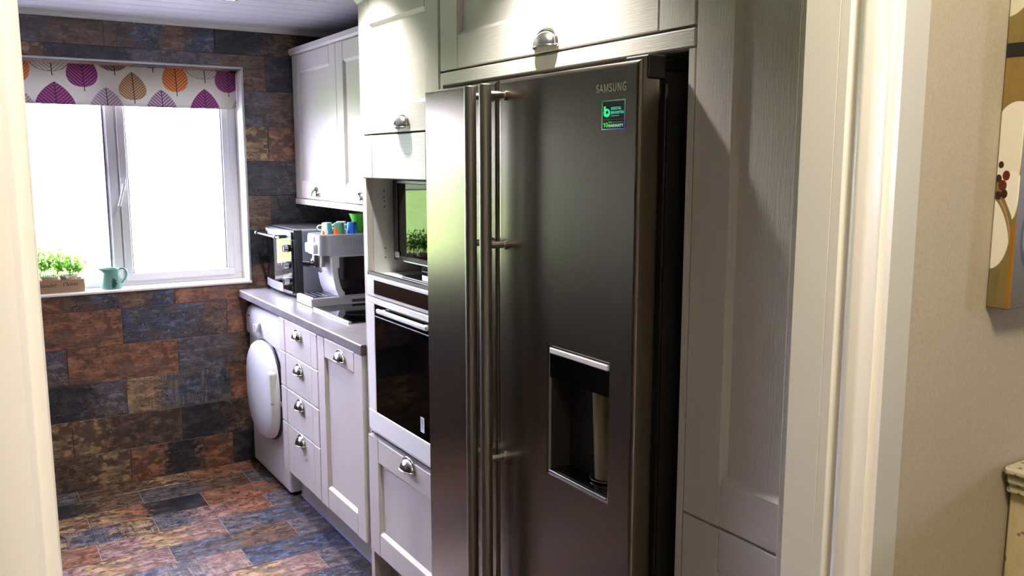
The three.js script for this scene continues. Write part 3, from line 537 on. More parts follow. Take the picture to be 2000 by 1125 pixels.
    g.fillStyle = '#3ff24a'; g.font = 'bold 118px sans-serif'; g.fillText('10', 30, 470, 110); g.font = 'bold 34px sans-serif'; g.fillText('YEAR', 146, 398); g.fillStyle = '#8ab0a4'; g.font = '24px sans-serif'; g.fillText('ON THE COMPRESSOR', 240, 396, 230); g.fillStyle = '#b8e8d2'; g.font = 'bold 74px sans-serif'; g.fillText('WARRANTY', 144, 470, 330);
  });
  part(rd, 'sticker', face(-1.4065, -1.3335, 1.643, 1.7, -0.1004), new THREE.MeshPhysicalMaterial({ map: sticker, roughness: 0.25 }), 'black and green printed sticker');
}

// ---------------------------------------------------------------- built-in oven and television
{
  const z0 = -2.826, z1 = -2.272, t = thing('built_in_oven', 'white built-in oven with black glass door below the niche', 'oven', [0.2, 0.62, -2.55]);
  part(t, 'body', bx(0.002, 0.4, 0.64, 1.165, z0 + 0.012, z1 - 0.012, 0.002), M.black);
  part(t, 'top_trim', bx(-0.012, 0.004, 1.1905, 1.2, z0 - 0.004, z1, 0.001), M.black, 'dark strip above the controls');
  part(t, 'control_panel', bx(-0.021, 0.0, 1.118, 1.189, z0, z1, 0.003), M.enamel, 'white control panel');
  part(t, 'display', bx(-0.0225, -0.02, 1.13, 1.178, z0 + 0.066, z1 - 0.05, 0.0005), std('#1d120f', 0.12), 'dark brown glass display');
  const d = part(t, 'door', merge([bx(-0.024, 0.0, 0.636, 0.709, z0, z1, 0.002), bx(-0.024, 0.0, 1.094, 1.114, z0, z1, 0.002), bx(-0.024, 0.0, 0.709, 1.094, z0, z0 + 0.066, 0.002), bx(-0.024, 0.0, 0.709, 1.094, z1 - 0.05, z1, 0.002)]), M.enamel, 'white door frame');
  part(d, 'door_glass', bx(-0.022, -0.004, 0.709, 1.094, z0 + 0.066, z1 - 0.05, 0), M.ovenGlass);
  part(d, 'handle', merge([rbox(-0.046, -0.034, 1.072, 1.088, z0 + 0.13, z1 - 0.05, 0.005), rbox(-0.04, -0.024, 1.076, 1.086, z0 + 0.15, z0 + 0.165, 0.002), rbox(-0.04, -0.024, 1.076, 1.086, z1 - 0.085, z1 - 0.07, 0.002)]), M.enamel, 'white bar handle');
  part(d, 'glass_line', bx(-0.0226, -0.0216, 1.05, 1.0535, z0 + 0.07, z1 - 0.052, 0.0002), M.silver);
  part(t, 'lower_trim', bx(-0.012, 0.0, 0.6185, 0.632, z0 - 0.004, z1, 0.001), M.black);
  part(t, 'trim_line', bx(-0.014, -0.011, 0.6235, 0.6275, z0 - 0.002, z1, 0.0005), M.enamel);
  const code = canvasTex(64, 160, (g, w, h) => { g.fillStyle = '#e9eef2'; g.fillRect(0, 0, w, h); g.fillStyle = '#30343a'; for (let y = 14; y < h - 14; y += 4 + Math.floor(rnd() * 6)) g.fillRect(10, y, w - 20, 1 + Math.floor(rnd() * 3)); });
  part(d, 'barcode_label', T(new THREE.PlaneGeometry(0.026, 0.05).rotateY(-Math.PI / 2), -0.0228, 0.757, -2.398), new THREE.MeshPhysicalMaterial({ map: code, roughness: 0.5 }), 'white barcode label');
}
{
  const z0 = -2.772, z1 = -2.29, xf = 0.06, t = thing('television', 'small black flat-screen television in the niche above the oven', 'television', [0.1, 1.19, -2.53]);
  part(t, 'casing', bx(xf + 0.007, xf + 0.045, 1.242, 1.519, z0, z1, 0.004), M.black);
  part(t, 'bezel', merge([bx(xf, xf + 0.009, 1.242, 1.262, z0, z1, 0.002), bx(xf, xf + 0.009, 1.506, 1.519, z0, z1, 0.002), bx(xf, xf + 0.009, 1.262, 1.506, z0, z0 + 0.04, 0.002), bx(xf, xf + 0.009, 1.262, 1.506, z1 - 0.016, z1, 0.002)]), std('#050507', 0.3, 0, { specularIntensity: 0.35 }), 'dark frame');
  part(t, 'screen', bx(xf + 0.003, xf + 0.008, 1.261, 1.507, z0 + 0.038, z1 - 0.015, 0), M.screen);
  part(t, 'label', T(new THREE.PlaneGeometry(0.034, 0.019).rotateY(-Math.PI / 2), xf - 0.0005, 1.262, -2.742), canvasMat(128, 64, (g, w, h) => { g.fillStyle = '#c9ccd2'; g.fillRect(0, 0, w, h); g.fillStyle = '#8d9198'; g.fillRect(12, 14, 100, 6); g.fillRect(12, 28, 70, 6); g.fillRect(12, 42, 86, 6); }), 'small pale label');
  part(t, 'stand', merge([rbox(xf + 0.012, xf + 0.036, 1.195, 1.25, -2.58, -2.48, 0.004), rbox(xf - 0.02, xf + 0.11, 1.1905, 1.199, -2.67, -2.4, 0.004)]), M.blackGloss);
  part(t, 'trim_strip', bx(xf - 0.0015, xf + 0.003, 1.2425, 1.247, -2.69, -2.38, 0.001), M.silver);
}
function canvasMat(w, h, draw, more = {}) { return new THREE.MeshPhysicalMaterial({ map: canvasTex(w, h, draw), roughness: 0.5, ...more }); }

// ---------------------------------------------------------------- tumble dryer
{
  const z0 = -4.508, z1 = -3.908, zc = -4.185, yc = 0.47, t = thing('tumble_dryer', 'white tumble dryer with round bulging door under the worktop', 'dryer', [0.3, 0, -4.2]);
  part(t, 'body', rbox(0.018, 0.6, 0.016, 0.7, z0, z1, 0.012, 3), M.whitePlastic);
  // control panel leaning back at the top
  part(t, 'control_panel', prism([[0.6, 0.702], [0.01, 0.702], [0.006, 0.72], [0.008, 0.8], [0.016, 0.83], [0.034, 0.845], [0.6, 0.846]], 'z', z0, z1, 0.6), M.whitePlastic);
  part(t, 'knob', merge([rod([0.006, 0.763, -4.27], [-0.018, 0.763, -4.27], 0.024, 24, 0.021), rbox(-0.026, -0.016, 0.743, 0.783, -4.274, -4.266, 0.003)]), M.whitePlastic, 'round programme knob');
  part(t, 'maker_mark', bx(0.0078, 0.009, 0.792, 0.8, -4.485, -4.44, 0.0002), std('#2a2f3c', 0.5), 'small dark printed mark');
  const sup = (r, k, n = 64) => { const o = []; for (let i = 0; i < n; i++) { const a = (i / n) * Math.PI * 2, c = Math.cos(a), s = Math.sin(a), e = 2 / 2.4; o.push([zc + Math.sign(c) * Math.pow(Math.abs(c), e) * r, yc + Math.sign(s) * Math.pow(Math.abs(s), e) * r * 1.04]); } return o; };
  // dished door built in rings from the rim outwards
  const ring = (list) => { const pos = [], idx = [], uv = [], n = 64; list.forEach(([r, x]) => sup(r, 0, n).forEach(([z, y]) => { pos.push(x, y, z); uv.push(z, y); })); for (let k = 0; k < list.length - 1; k++) for (let i = 0; i < n; i++) { const a = k * n + i, b = k * n + (i + 1) % n; idx.push(a, b, a + n, b, b + n, a + n); } const g = new THREE.BufferGeometry(); g.setAttribute('position', new THREE.Float32BufferAttribute(pos, 3)); g.setAttribute('uv', new THREE.Float32BufferAttribute(uv, 2)); g.setIndex(idx); g.computeVertexNormals(); return g; };
  const d = part(t, 'door', ring([[0.231, 0.012], [0.231, -0.004], [0.228, -0.016], [0.221, -0.028], [0.205, -0.038], [0.16, -0.047], [0.1, -0.052], [0.05, -0.054], [0.002, -0.055]]), M.whitePlastic, 'white bulging door');
  part(d, 'gasket', ring([[0.236, 0.016], [0.236, 0.004], [0.2305, 0.001], [0.2305, 0.013]]), M.black, 'dark rubber seal');
  // grip scooped into the door edge beside the drawers
  part(d, 'grip', rbox(-0.0425, -0.006, 0.44, 0.6, zc + 0.16, zc + 0.224, 0.016, 5), std('#dcdedc', 0.35), 'grip recess');
  part(d, 'hinge', bx(-0.004, 0.018, 0.44, 0.46, zc + 0.228, zc + 0.256, 0.002), M.silver);
  part(t, 'sticker', T(new THREE.PlaneGeometry(0.05, 0.07).rotateY(-Math.PI / 2), 0.0172, 0.62, -3.95), canvasMat(96, 128, (g, w, h) => { g.fillStyle = '#e6e6ea'; g.fillRect(0, 0, w, h); g.fillStyle = '#e2b2a4'; g.beginPath(); g.ellipse(w / 2, h * 0.6, 34, 44, 0, 0, 7); g.fill(); g.fillRect(40, 8, 16, 40); }), 'small peach sticker');
  for (const [x, z] of [[0.05, z0 + 0.05], [0.05, z1 - 0.05], [0.55, z0 + 0.05], [0.55, z1 - 0.05]]) part(t, 'foot', rod([x, 0, z], [x, 0.02, z], 0.02), M.black);
}

// ---------------------------------------------------------------- things on the worktop
const WT = 0.925;
{ // counter-top oven with a convex front
  const z0 = -4.5, z1 = -4.075, xf = 0.1, y0 = WT + 0.016, y1 = 1.258, t = thing('toaster_oven', 'silver and black counter-top oven with glass door by the window', 'oven', [0.3, WT, -4.29]);
  const bow = (z, x) => { const k = (2 * (z - z0)) / (z1 - z0) - 1; return x + 0.02 * k * k; };
  const curve = (x, za, zb, depth, n = 14) => { const o = []; for (let i = 0; i <= n; i++) { const z = za + ((zb - za) * i) / n; o.push([bow(z, x), z]); } o.push([x + depth, zb], [x + depth, za]); return o; };
  part(t, 'body', merge([rbox(xf + 0.045, 0.52, y0, y1, z0 + 0.004, z1, 0.012, 3)]), M.brushed);
  part(t, 'front_band', prism(curve(xf + 0.012, z0, z1 + 0.003, 0.06), 'y', y0 - 0.002, y1 - 0.004, 0.5), M.black, 'black front surround');
  const d = part(t, 'door', prism(curve(xf + 0.004, z0 + 0.012, -4.19, 0.022), 'y', 0.99, 1.205, 0.5), M.mirrorGlass, 'dark glass door');
  part(d, 'top_rail', prism(curve(xf + 0.002, z0 + 0.01, z1 - 0.012, 0.022), 'y', 1.207, 1.245, 0.5), M.silver);
  part(d, 'lower_rail', prism(curve(xf + 0.001, z0 + 0.01, -4.185, 0.022), 'y', 0.948, 0.988, 0.5), M.silver);
  part(d, 'handle', merge([rod([0.062, 1.222, -4.46], [0.062, 1.222, -4.1], 0.0075, 14)]), M.chrome, 'bright bar handle');
  for (const z of [-4.44, -4.135]) part(d, 'bracket', merge([rod([0.062, 1.222, z], [bow(z, xf + 0.004), 1.222, z], 0.009, 12), rod([0.062, 1.222, z - 0.015], [0.062, 1.222, z + 0.015], 0.0105, 12)]), M.black);
  part(t, 'control_panel', prism(curve(xf + 0.002, -4.183, z1 - 0.01, 0.024), 'y', 0.948, 1.204, 0.5), M.mirrorGlass, 'dark glass control strip');
  for (const y of [1.165, 1.085, 1.005]) part(t, 'knob', merge([rod([xf + 0.022, y, -4.13], [xf - 0.008, y, -4.13], 0.021, 20, 0.018), rod([xf - 0.008, y - 0.015, -4.13], [xf - 0.008, y + 0.015, -4.13], 0.004, 8)]), M.chrome, 'chrome knob');
  for (const [x, z] of [[0.2, z0 + 0.04], [0.2, z1 - 0.03], [0.48, z0 + 0.04], [0.48, z1 - 0.03]]) part(t, 'foot', rod([x, WT, z], [x, y0 + 0.002, z], 0.014, 12), M.black);
}
{ // espresso machine
  const z0 = -3.972, z1 = -3.762, zm = (z0 + z1) / 2, x0 = 0.102, x1 = 0.43, t = thing('espresso_machine', 'silver espresso machine with cups on its top', 'coffee machine', [0.27, WT, zm]);
  part(t, 'base', rbox(x0, x1, WT, 0.967, z0, z1, 0.006, 3), M.silver);
  part(t, 'drip_grate', bx(x0 + 0.012, 0.232, 0.966, 0.9695, z0 + 0.014, z1 - 0.014, 0.001), std('#55565c', 0.15, 1));
  for (let i = 0; i < 6; i++) part(t, 'grate_slot', bx(x0 + 0.03 + i * 0.026, x0 + 0.038 + i * 0.026, 0.9692, 0.9702, z0 + 0.03, z1 - 0.03, 0.0003), M.black);
  // neck with a hollow front, seen in profile
  const front = [[0.205, 1.157], [0.205, 1.12], [0.207, 1.08], [0.212, 1.04], [0.22, 1.0], [0.234, 0.967]];
  part(t, 'neck', prism([...front, [x1, 0.967], [x1, 1.157]], 'z', z0 + 0.006, z1 - 0.004, 0.4), std('#dcdee4', 0.3, 0.35));
  part(t, 'side_panel', prism([[0.24, 1.148], [0.24, 1.1], [0.232, 1.095], [0.234, 1.06], [0.242, 1.02], [0.252, 0.995], [0.262, 0.985], [0.262, 0.972], [x1, 0.972], [x1, 1.148]], 'z', z1 - 0.006, z1 + 0.001), M.blackGloss, 'black side panel');
  // head with rounded front corners
  const hx = 0.152, r = 0.05, plan = [[x1, z1], [x1, z0]]; for (let i = 0; i <= 8; i++) { const a = (i / 8) * Math.PI / 2; plan.push([hx + r - Math.sin(a) * r, z0 + r - Math.cos(a) * r]); } for (let i = 0; i <= 8; i++) { const a = (i / 8) * Math.PI / 2; plan.push([hx + r - Math.cos(a) * r, z1 - r + Math.sin(a) * r]); }
  part(t, 'head', prism(plan, 'y', 1.157, 1.247, 0.5), std('#aeb1ba', 0.35, 0.6));
  part(t, 'cup_tray', merge([prism(plan.map(([x, z]) => [x * 0.985 + 0.004, z * 0.97 + zm * 0.03]), 'y', 1.246, 1.2505, 0.5)]), M.silver);
  part(t, 'control_block', merge([rbox(hx - 0.016, hx + 0.03, 1.162, 1.21, z0 + 0.04, z1 - 0.05, 0.008, 3), rbox(hx - 0.006, hx + 0.03, 1.205, 1.243, z0 + 0.05, z1 - 0.075, 0.006, 3)]), std('#e6e8ee', 0.25, 0.2), 'white control block');
  for (let i = 0; i < 9; i++) part(t, 'vent_rib', bx(0.262 + i * 0.012, 0.266 + i * 0.012, 1.2, 1.232, z1 - 0.001, z1 + 0.0012, 0.0004), std('#9da0aa', 0.4, 0.5));
  part(t, 'brew_head', merge([rod([0.175, 1.157, zm + 0.02], [0.175, 1.125, zm + 0.02], 0.032, 24), rod([0.175, 1.126, zm + 0.02], [0.175, 1.1, zm + 0.02], 0.027, 24), rod([0.175, 1.1, zm + 0.008], [0.175, 1.075, zm + 0.008], 0.006, 10), rod([0.175, 1.1, zm + 0.032], [0.175, 1.075, zm + 0.032], 0.006, 10)]), M.chrome);
  part(t, 'filter_handle', merge([rod([0.155, 1.112, zm + 0.02], [0.13, 1.115, zm + 0.005], 0.01, 14), rod([0.135, 1.115, zm + 0.008], [0.108, 1.118, zm - 0.012], 0.015, 16, 0.014)]), M.black, 'black filter handle');
  part(t, 'steam_pipe', merge([tube([[0.19, 1.157, z0 + 0.03], [0.18, 1.135, z0 + 0.028], [0.16, 1.1, z0 + 0.026]], 0.0035, 14, 8), rod([0.163, 1.106, z0 + 0.026], [0.156, 1.092, z0 + 0.026], 0.005, 10)]), M.nickel);
  part(t, 'base_drawer', bx(0.295, 0.37, 0.936, 0.95, z1 - 0.002, z1 + 0.0012, 0.0006), std('#23262c', 0.4));
}
{ // small cups, upside down on the machine
  const print = (seed, cols, bg) => canvasTex(256, 96, (g, w, h) => { let s = seed; const q = () => { s = (s * 16807) % 2147483647; return s / 2147483647; }; g.fillStyle = bg; g.fillRect(0, 0, w, h); for (let i = 0; i < 26; i++) { g.fillStyle = cols[Math.floor(q() * cols.length)]; g.beginPath(); g.ellipse(q() * w, q() * h, 12 + q() * 18, 10 + q() * 16, q() * 3, 0, 7); g.fill(); } g.fillStyle = bg; g.fillRect(0, 0, w, 6); });
  const prof = [[0.0, 0.052], [0.02, 0.0525], [0.0225, 0.05], [0.0255, 0.02], [0.028, 0.0], [0.026, 0.0], [0.0235, 0.02], [0.02, 0.046], [0.0, 0.047]];
  const cups = [
    ['espresso_cup', 'white espresso cup with yellow and red print on the coffee machine', 3, ['#f0c63a', '#e0522c', '#e9e6dc', '#3fa0c0'], '#eeeae2', [0.213, -3.84]],
    ['espresso_cup', 'espresso cup with orange and turquoise print on the coffee machine', 11, ['#e2491d', '#e86a24', '#2a8fb5', '#3c9a66'], '#2e93b4', [0.262, -3.815]],
    ['espresso_cup', 'white edged espresso cup with pale print behind the orange cup', 29, ['#d9e4ea', '#8ac0d8', '#f0d060'], '#eceff0', [0.3, -3.885]],
    ['espresso_cup', 'deep blue printed espresso cup beside the green bowl', 17, ['#1c4fb0', '#123a8c', '#2f7fd0', '#173f9a'], '#1d5cc0', [0.328, -3.82]],
  ];
  for (const [n, label, seed, cols, bg, [x, z]] of cups) {
    const t = thing(n, label, 'cup', [x, 1.2505, z], 'espresso cups on the coffee machine');
    part(t, 'cup', T(lathe(prof, 28), x, 1.2505, z), new THREE.MeshPhysicalMaterial({ map: print(seed, cols, bg), roughness: 0.15, side: THREE.DoubleSide }));
    part(t, 'handle', tube([[x - 0.022, 1.291, z - 0.008], [x - 0.037, 1.288, z - 0.013], [x - 0.04, 1.275, z - 0.014], [x - 0.026, 1.267, z - 0.009]], 0.0032, 16, 8), std('#efeae4', 0.2));
  }
  const b = thing('bowl', 'bright green bowl on the coffee machine', 'bowl', [0.392, 1.2505, -3.87]);
  part(b, 'bowl', T(lathe([[0, 0], [0.026, 0], [0.028, 0.006], [0.034, 0.03], [0.05, 0.075], [0.054, 0.088], [0.0515, 0.088], [0.047, 0.075], [0.031, 0.03], [0.022, 0.008], [0, 0.007]], 36), 0.392, 1.2505, -3.87), std('#4fc02a', 0.3));
}
{ // hob lying on the worktop
  const t = thing('glass_hob', 'black glass hob with silver front edge on the worktop', 'hob', [0.3, WT, -3.51]);
  part(t, 'glass', bx(0.106, 0.56, WT, WT + 0.008, -3.722, -3.3, 0.002), M.blackGloss);
  part(t, 'front_trim', rbox(0.094, 0.107, WT, WT + 0.0105, -3.722, -3.3, 0.003, 2), M.brushed, 'silver front edge');
  for (const [x, r] of [[0.23, 0.075], [0.43, 0.095]]) part(t, 'ring_mark', T(new THREE.TorusGeometry(r, 0.0012, 6, 48).rotateX(Math.PI / 2).scale(1, 0.15, 1), x, WT + 0.0081, -3.51), std('#2c2d31', 0.3));
}

// ---------------------------------------------------------------- things on the window sill
const SILL = 0.967;
{
  const x0 = -1.02, x1 = -0.733, zf = -4.566, zb = -4.656, yt = 1.028, t = thing('herb_planter', 'wooden crate of bright green herbs on the window sill', 'planter', [-0.88, SILL, -4.61]);
  const wood = canvasMat(1024, 220, (g, w, h) => {
    g.fillStyle = '#9a7c61'; g.fillRect(0, 0, w, h); for (let i = 0; i < 240; i++) { g.fillStyle = `rgba(${rnd() > 0.5 ? '90,60,40' : '205,165,130'},0.10)`; g.fillRect(rnd() * w, rnd() * h, rr(60, 380), rr(1, 3)); }
    g.fillStyle = '#16281c'; g.font = 'italic bold 88px serif'; g.save(); g.translate(230, 120); g.rotate(-0.02); g.fillText('Coriander', 0, 0, 370); g.restore(); g.save(); g.translate(690, 108); g.fillText('Chives', 0, 0, 230); g.restore();
  }, { roughness: 0.8 });
  const plank = std('#9a7c61', 0.8);
  part(t, 'side', bx(x0, x1, SILL, yt, zf - 0.005, zf, 0.001), plank);
  part(t, 'printed_front', T(new THREE.PlaneGeometry(x1 - x0 - 0.002, yt - SILL - 0.002), (x0 + x1) / 2, (SILL + yt) / 2, zf + 0.0004), wood, 'brown wood with dark green script lettering');
  part(t, 'side', bx(x0, x1, SILL, yt, zb, zb + 0.005, 0.001), plank);
  part(t, 'end', bx(x0, x0 + 0.005, SILL, yt, zb + 0.005, zf - 0.005, 0.001), plank); part(t, 'end', bx(x1 - 0.005, x1, SILL, yt, zb + 0.005, zf - 0.005, 0.001), plank);
  part(t, 'base', bx(x0 + 0.005, x1 - 0.005, SILL, SILL + 0.004, zb + 0.005, zf - 0.005, 0), plank);
  for (const x of [x0 + 0.05, x0 + 0.143, x0 + 0.223]) { const p = part(t, 'pot', T(lathe([[0, 0], [0.028, 0], [0.036, 0.066], [0.039, 0.066], [0.039, 0.075], [0.035, 0.075], [0.034, 0.062], [0, 0.062]], 20), x, SILL + 0.004, (zf + zb) / 2), std('#cfc6ac', 0.7)); part(p, 'soil', T(new THREE.CylinderGeometry(0.0335, 0.033, 0.008, 18), x, SILL + 0.069, (zf + zb) / 2), std('#1b1512', 1)); }
  part(t, 'tag', T(rod([0, 0, 0], [0, 0, 0.003], 0.0075, 16), -0.805, 1.041, zf - 0.0005), std('#fbfbf6', 0.6), 'round white tag');
  // foliage: thin stems carrying small cupped leaves
  const leafG = (() => { const s = new THREE.Shape(); s.moveTo(0, 0); s.bezierCurveTo(0.007, 0.002, 0.0085, 0.011, 0, 0.017); s.bezierCurveTo(-0.0085, 0.011, -0.007, 0.002, 0, 0); const g = new THREE.ShapeGeometry(s, 4), p = g.attributes.position; for (let i = 0; i < p.count; i++) p.setZ(i, -Math.abs(p.getX(i)) * 0.35 + p.getY(i) * p.getY(i) * 6); g.computeVertexNormals(); return g; })();
  const leaves = [], stems = [], m4 = new THREE.Matrix4(), e = new THREE.Euler(), q = new THREE.Quaternion();
  for (let i = 0; i < 150; i++) {
    const right = rnd(), bx_ = x0 + 0.02 + right * 0.25, h = (right > 0.72 ? rr(0.03, 0.095) : rr(0.045, 0.145)), bz = (zf + zb) / 2 + rr(-0.026, 0.026), tx = bx_ + rr(-0.03, 0.03), tz = bz + rr(-0.03, 0.03);
    stems.push(tube([[bx_, SILL + 0.066, bz], [(bx_ + tx) / 2 + rr(-0.006, 0.006), SILL + 0.07 + h * 0.55, (bz + tz) / 2], [tx, SILL + 0.07 + h, tz]], 0.0008, 5, 4));
    for (let k = 0; k < 5; k++) { const f = 1 - k * 0.13, s = rr(0.7, 1.25); e.set(rr(-1.5, -0.2), rr(0, 6.28), rr(-0.8, 0.8), 'YXZ'); q.setFromEuler(e); m4.compose(new THREE.Vector3(bx_ + (tx - bx_) * f + rr(-0.008, 0.008), SILL + 0.07 + h * f, bz + (tz - bz) * f + rr(-0.008, 0.008)), q, new THREE.Vector3(s, s, s)); leaves.push(leafG.clone().applyMatrix4(m4)); }
  }
  const lf = part(t, 'foliage', merge(leaves), new THREE.MeshPhysicalMaterial({ color: new THREE.Color('#6fa52c'), roughness: 0.9, transmission: 0.45, thickness: 0, side: THREE.DoubleSide })); lf.userData.kind = 'stuff';
  const st = part(t, 'stems', merge(stems), std('#7fa03c', 0.8)); st.userData.kind = 'stuff';
}
{ // jug
  const x = -0.612, z = -4.595, t = thing('jug', 'green glazed jug with dark flower motif on the window sill', 'jug', [x, SILL, z]);
  const prof = [[0, 0.002], [0.043, 0], [0.0465, 0.003], [0.046, 0.012], [0.0425, 0.05], [0.039, 0.078], [0.0385, 0.095], [0.0405, 0.1], [0.0375, 0.1], [0.036, 0.092], [0.0365, 0.075], [0.04, 0.048], [0.043, 0.012], [0, 0.006]];
  const along = [0]; for (let i = 1; i < prof.length; i++) along.push(along[i - 1] + Math.hypot(prof[i][0] - prof[i - 1][0], prof[i][1] - prof[i - 1][1]));
  const even = []; for (let i = 0; i <= 80; i++) { const d = (along[along.length - 1] * i) / 80; let k = 1; while (k < along.length - 1 && along[k] < d) k++; const f = (d - along[k - 1]) / (along[k] - along[k - 1]); even.push([prof[k - 1][0] + (prof[k][0] - prof[k - 1][0]) * f, prof[k - 1][1] + (prof[k][1] - prof[k - 1][1]) * f]); }
  const g = lathe(even, 48), p = g.attributes.position;
  for (let i = 0; i < p.count; i++) { const X = p.getX(i), Y = p.getY(i), Z = p.getZ(i), a = Math.atan2(Z, X), k = sm(0.08, 0.1, Y) * Math.pow(Math.max(0, Math.cos(a - Math.PI)), 7); if (Y > 0.075) { p.setX(i, X - k * 0.02); p.setY(i, Y + k * 0.002); } }
  g.computeVertexNormals();
  const tex = canvasTex(512, 256, (c, w, h) => { c.fillStyle = '#648f7e'; c.fillRect(0, 0, w, h); for (let i = 0; i < 900; i++) { c.fillStyle = `rgba(${rnd() > 0.5 ? '60,95,85' : '180,215,200'},0.12)`; c.fillRect(rnd() * w, rnd() * h, rr(1, 4), rr(1, 4)); }
    c.fillStyle = '#1f3a3c'; const cx = w * 0.525, cy = h * 0.73; for (let i = 0; i < 9; i++) { c.save(); c.translate(cx, cy); c.rotate((i / 9) * Math.PI * 2 + 0.3); c.beginPath(); c.ellipse(0, -10 - (i % 3) * 3, 5, 12, 0, 0, 7); c.fill(); c.restore(); } c.fillRect(cx - 2, cy, 4, 24); c.beginPath(); c.ellipse(cx - 14, cy + 14, 11, 5, 0.5, 0, 7); c.fill(); });
  part(t, 'body', T(g, x, SILL, z), new THREE.MeshPhysicalMaterial({ map: tex, roughness: 0.25, side: THREE.DoubleSide }));
  part(t, 'handle', tube([[x + 0.036, SILL + 0.094, z], [x + 0.056, SILL + 0.097, z], [x + 0.069, SILL + 0.08, z], [x + 0.066, SILL + 0.055, z], [x + 0.05, SILL + 0.03, z], [x + 0.043, SILL + 0.024, z]], 0.005, 30, 10), std('#648f7e', 0.25));
}

// ---------------------------------------------------------------- hall: canvas picture and painted chest
{
  const x0 = -0.041, x1 = 0.42, y0 = 1.386, y1 = 2.05, zb = ZH, zf = ZH + 0.032;
  const dep = zf - zb, WW = 1024, HH = 1024, tot = dep + (x1 - x0);
  const tex = canvasTex(WW, HH, (g, w, h) => { // wraps round the edge: the first part of the width is the side
    const k = w / tot, ky = h / (y1 - y0), S = dep * k;
    g.fillStyle = '#77683a'; g.fillRect(0, 0, w, h);
    for (let i = 0; i < 900; i++) { g.fillStyle = ['rgba(60,58,30,0.10)', 'rgba(150,122,60,0.10)', 'rgba(96,92,58,0.10)', 'rgba(170,120,50,0.08)'][i % 4]; g.fillRect(rnd() * w, rnd() * h, rr(4, 40), rr(20, 160)); }
    const Y = (y) => (y1 - y) * ky, X = (x) => S + x * k;
    g.fillStyle = 'rgba(52,54,26,0.55)'; g.fillRect(S, 0, w - S, h); g.fillStyle = 'rgba(150,110,46,0.45)'; g.fillRect(0, Y(1.71), S + 40, Y(1.655) - Y(1.71));
    const blob = (pts, col) => { g.fillStyle = col; g.beginPath(); g.moveTo(...pts[0]); for (let i = 1; i < pts.length; i += 3) g.bezierCurveTo(...pts[i], ...pts[i + 1], ...pts[i + 2]); g.closePath(); g.fill(); };
    blob([[0, Y(1.95)], [30, Y(1.97)], [S, Y(1.95)], [S + 60, Y(1.9)], [S + 70, Y(1.82)], [40, Y(1.76)], [0, Y(1.765)]], '#c9c4a8');
    blob([[0, Y(1.64)], [14, Y(1.656)], [46, Y(1.66)], [S, Y(1.655)], [S, Y(1.6)], [S, Y(1.56)], [S - 6, Y(1.55)], [40, Y(1.556)], [20, Y(1.56)], [0, Y(1.552)]], '#ddd5c2');
    blob([[14, Y(1.55)], [40, Y(1.575)], [S - 4, Y(1.57)], [S, Y(1.56)], [S, Y(1.53)], [S, Y(1.51)], [S - 12, Y(1.505)], [50, Y(1.515)], [30, Y(1.53)], [14, Y(1.55)]], '#e6dfce');
    blob([[0, Y(1.532)], [22, Y(1.525)], [46, Y(1.5)], [50, Y(1.475)], [46, Y(1.455)], [26, Y(1.438)], [0, Y(1.438)]], '#e4dccb');
    g.strokeStyle = '#a88a68'; g.lineWidth = 4; g.beginPath(); g.moveTo(18, Y(1.53)); g.quadraticCurveTo(50, Y(1.51), 54, Y(1.47)); g.stroke();
    blob([[X(0.09), Y(1.66)], [X(0.2), Y(1.72)], [X(0.3), Y(1.66)], [X(0.3), Y(1.56)], [X(0.24), Y(1.5)], [X(0.12), Y(1.52)], [X(0.09), Y(1.66)]], '#d8d0ba');
    for (const [x, y, r] of [[14, 1.576, 7], [30, 1.562, 10], [22, 1.549, 11], [10, 1.558, 8], [28, 1.538, 9], [12, 1.536, 9], [S + 62, 1.572, 11], [S + 72, 1.555, 12], [S + 60, 1.54, 9]]) { g.fillStyle = r > 9 ? '#5e1d14' : '#35130c'; g.beginPath(); g.arc(x, Y(y), r, 0, 7); g.fill(); }
    g.fillStyle = '#191510'; g.fillRect(0, Y(1.731), w, 28);
    g.fillStyle = '#15140f'; g.beginPath(); g.ellipse(X(0.045), Y(1.482), 66, 74, 0, 0, 7); g.fill(); g.fillStyle = '#5f756c'; g.beginPath(); g.ellipse(X(0.047), Y(1.484), 56, 64, 0, 0, 7); g.fill();
    g.fillStyle = '#8f6420'; g.fillRect(S - 14, Y(1.5), 16, Y(1.386) - Y(1.5));
  });
  const mat = new THREE.MeshPhysicalMaterial({ map: tex, roughness: 0.45 });
  const t = thing('canvas_picture', 'floral canvas print hanging on the hall wall', 'picture', [(x0 + x1) / 2, y0, zb]);
  const g = bx(x0, x1, y0, y1, zb + 0.001, zf, 0.0015), p = g.attributes.position, n = g.attributes.normal, uv = g.attributes.uv;
  for (let i = 0; i < p.count; i++) { const X = p.getX(i), Y = p.getY(i), Z = p.getZ(i); uv.setXY(i, n.getX(i) < -0.4 ? (Z - zb) / tot : n.getX(i) > 0.4 ? 1 - (Z - zb) * 0.1 / tot : (dep + X - x0) / tot, (Y - y0) / (y1 - y0)); }
  part(t, 'canvas', g, mat);
}
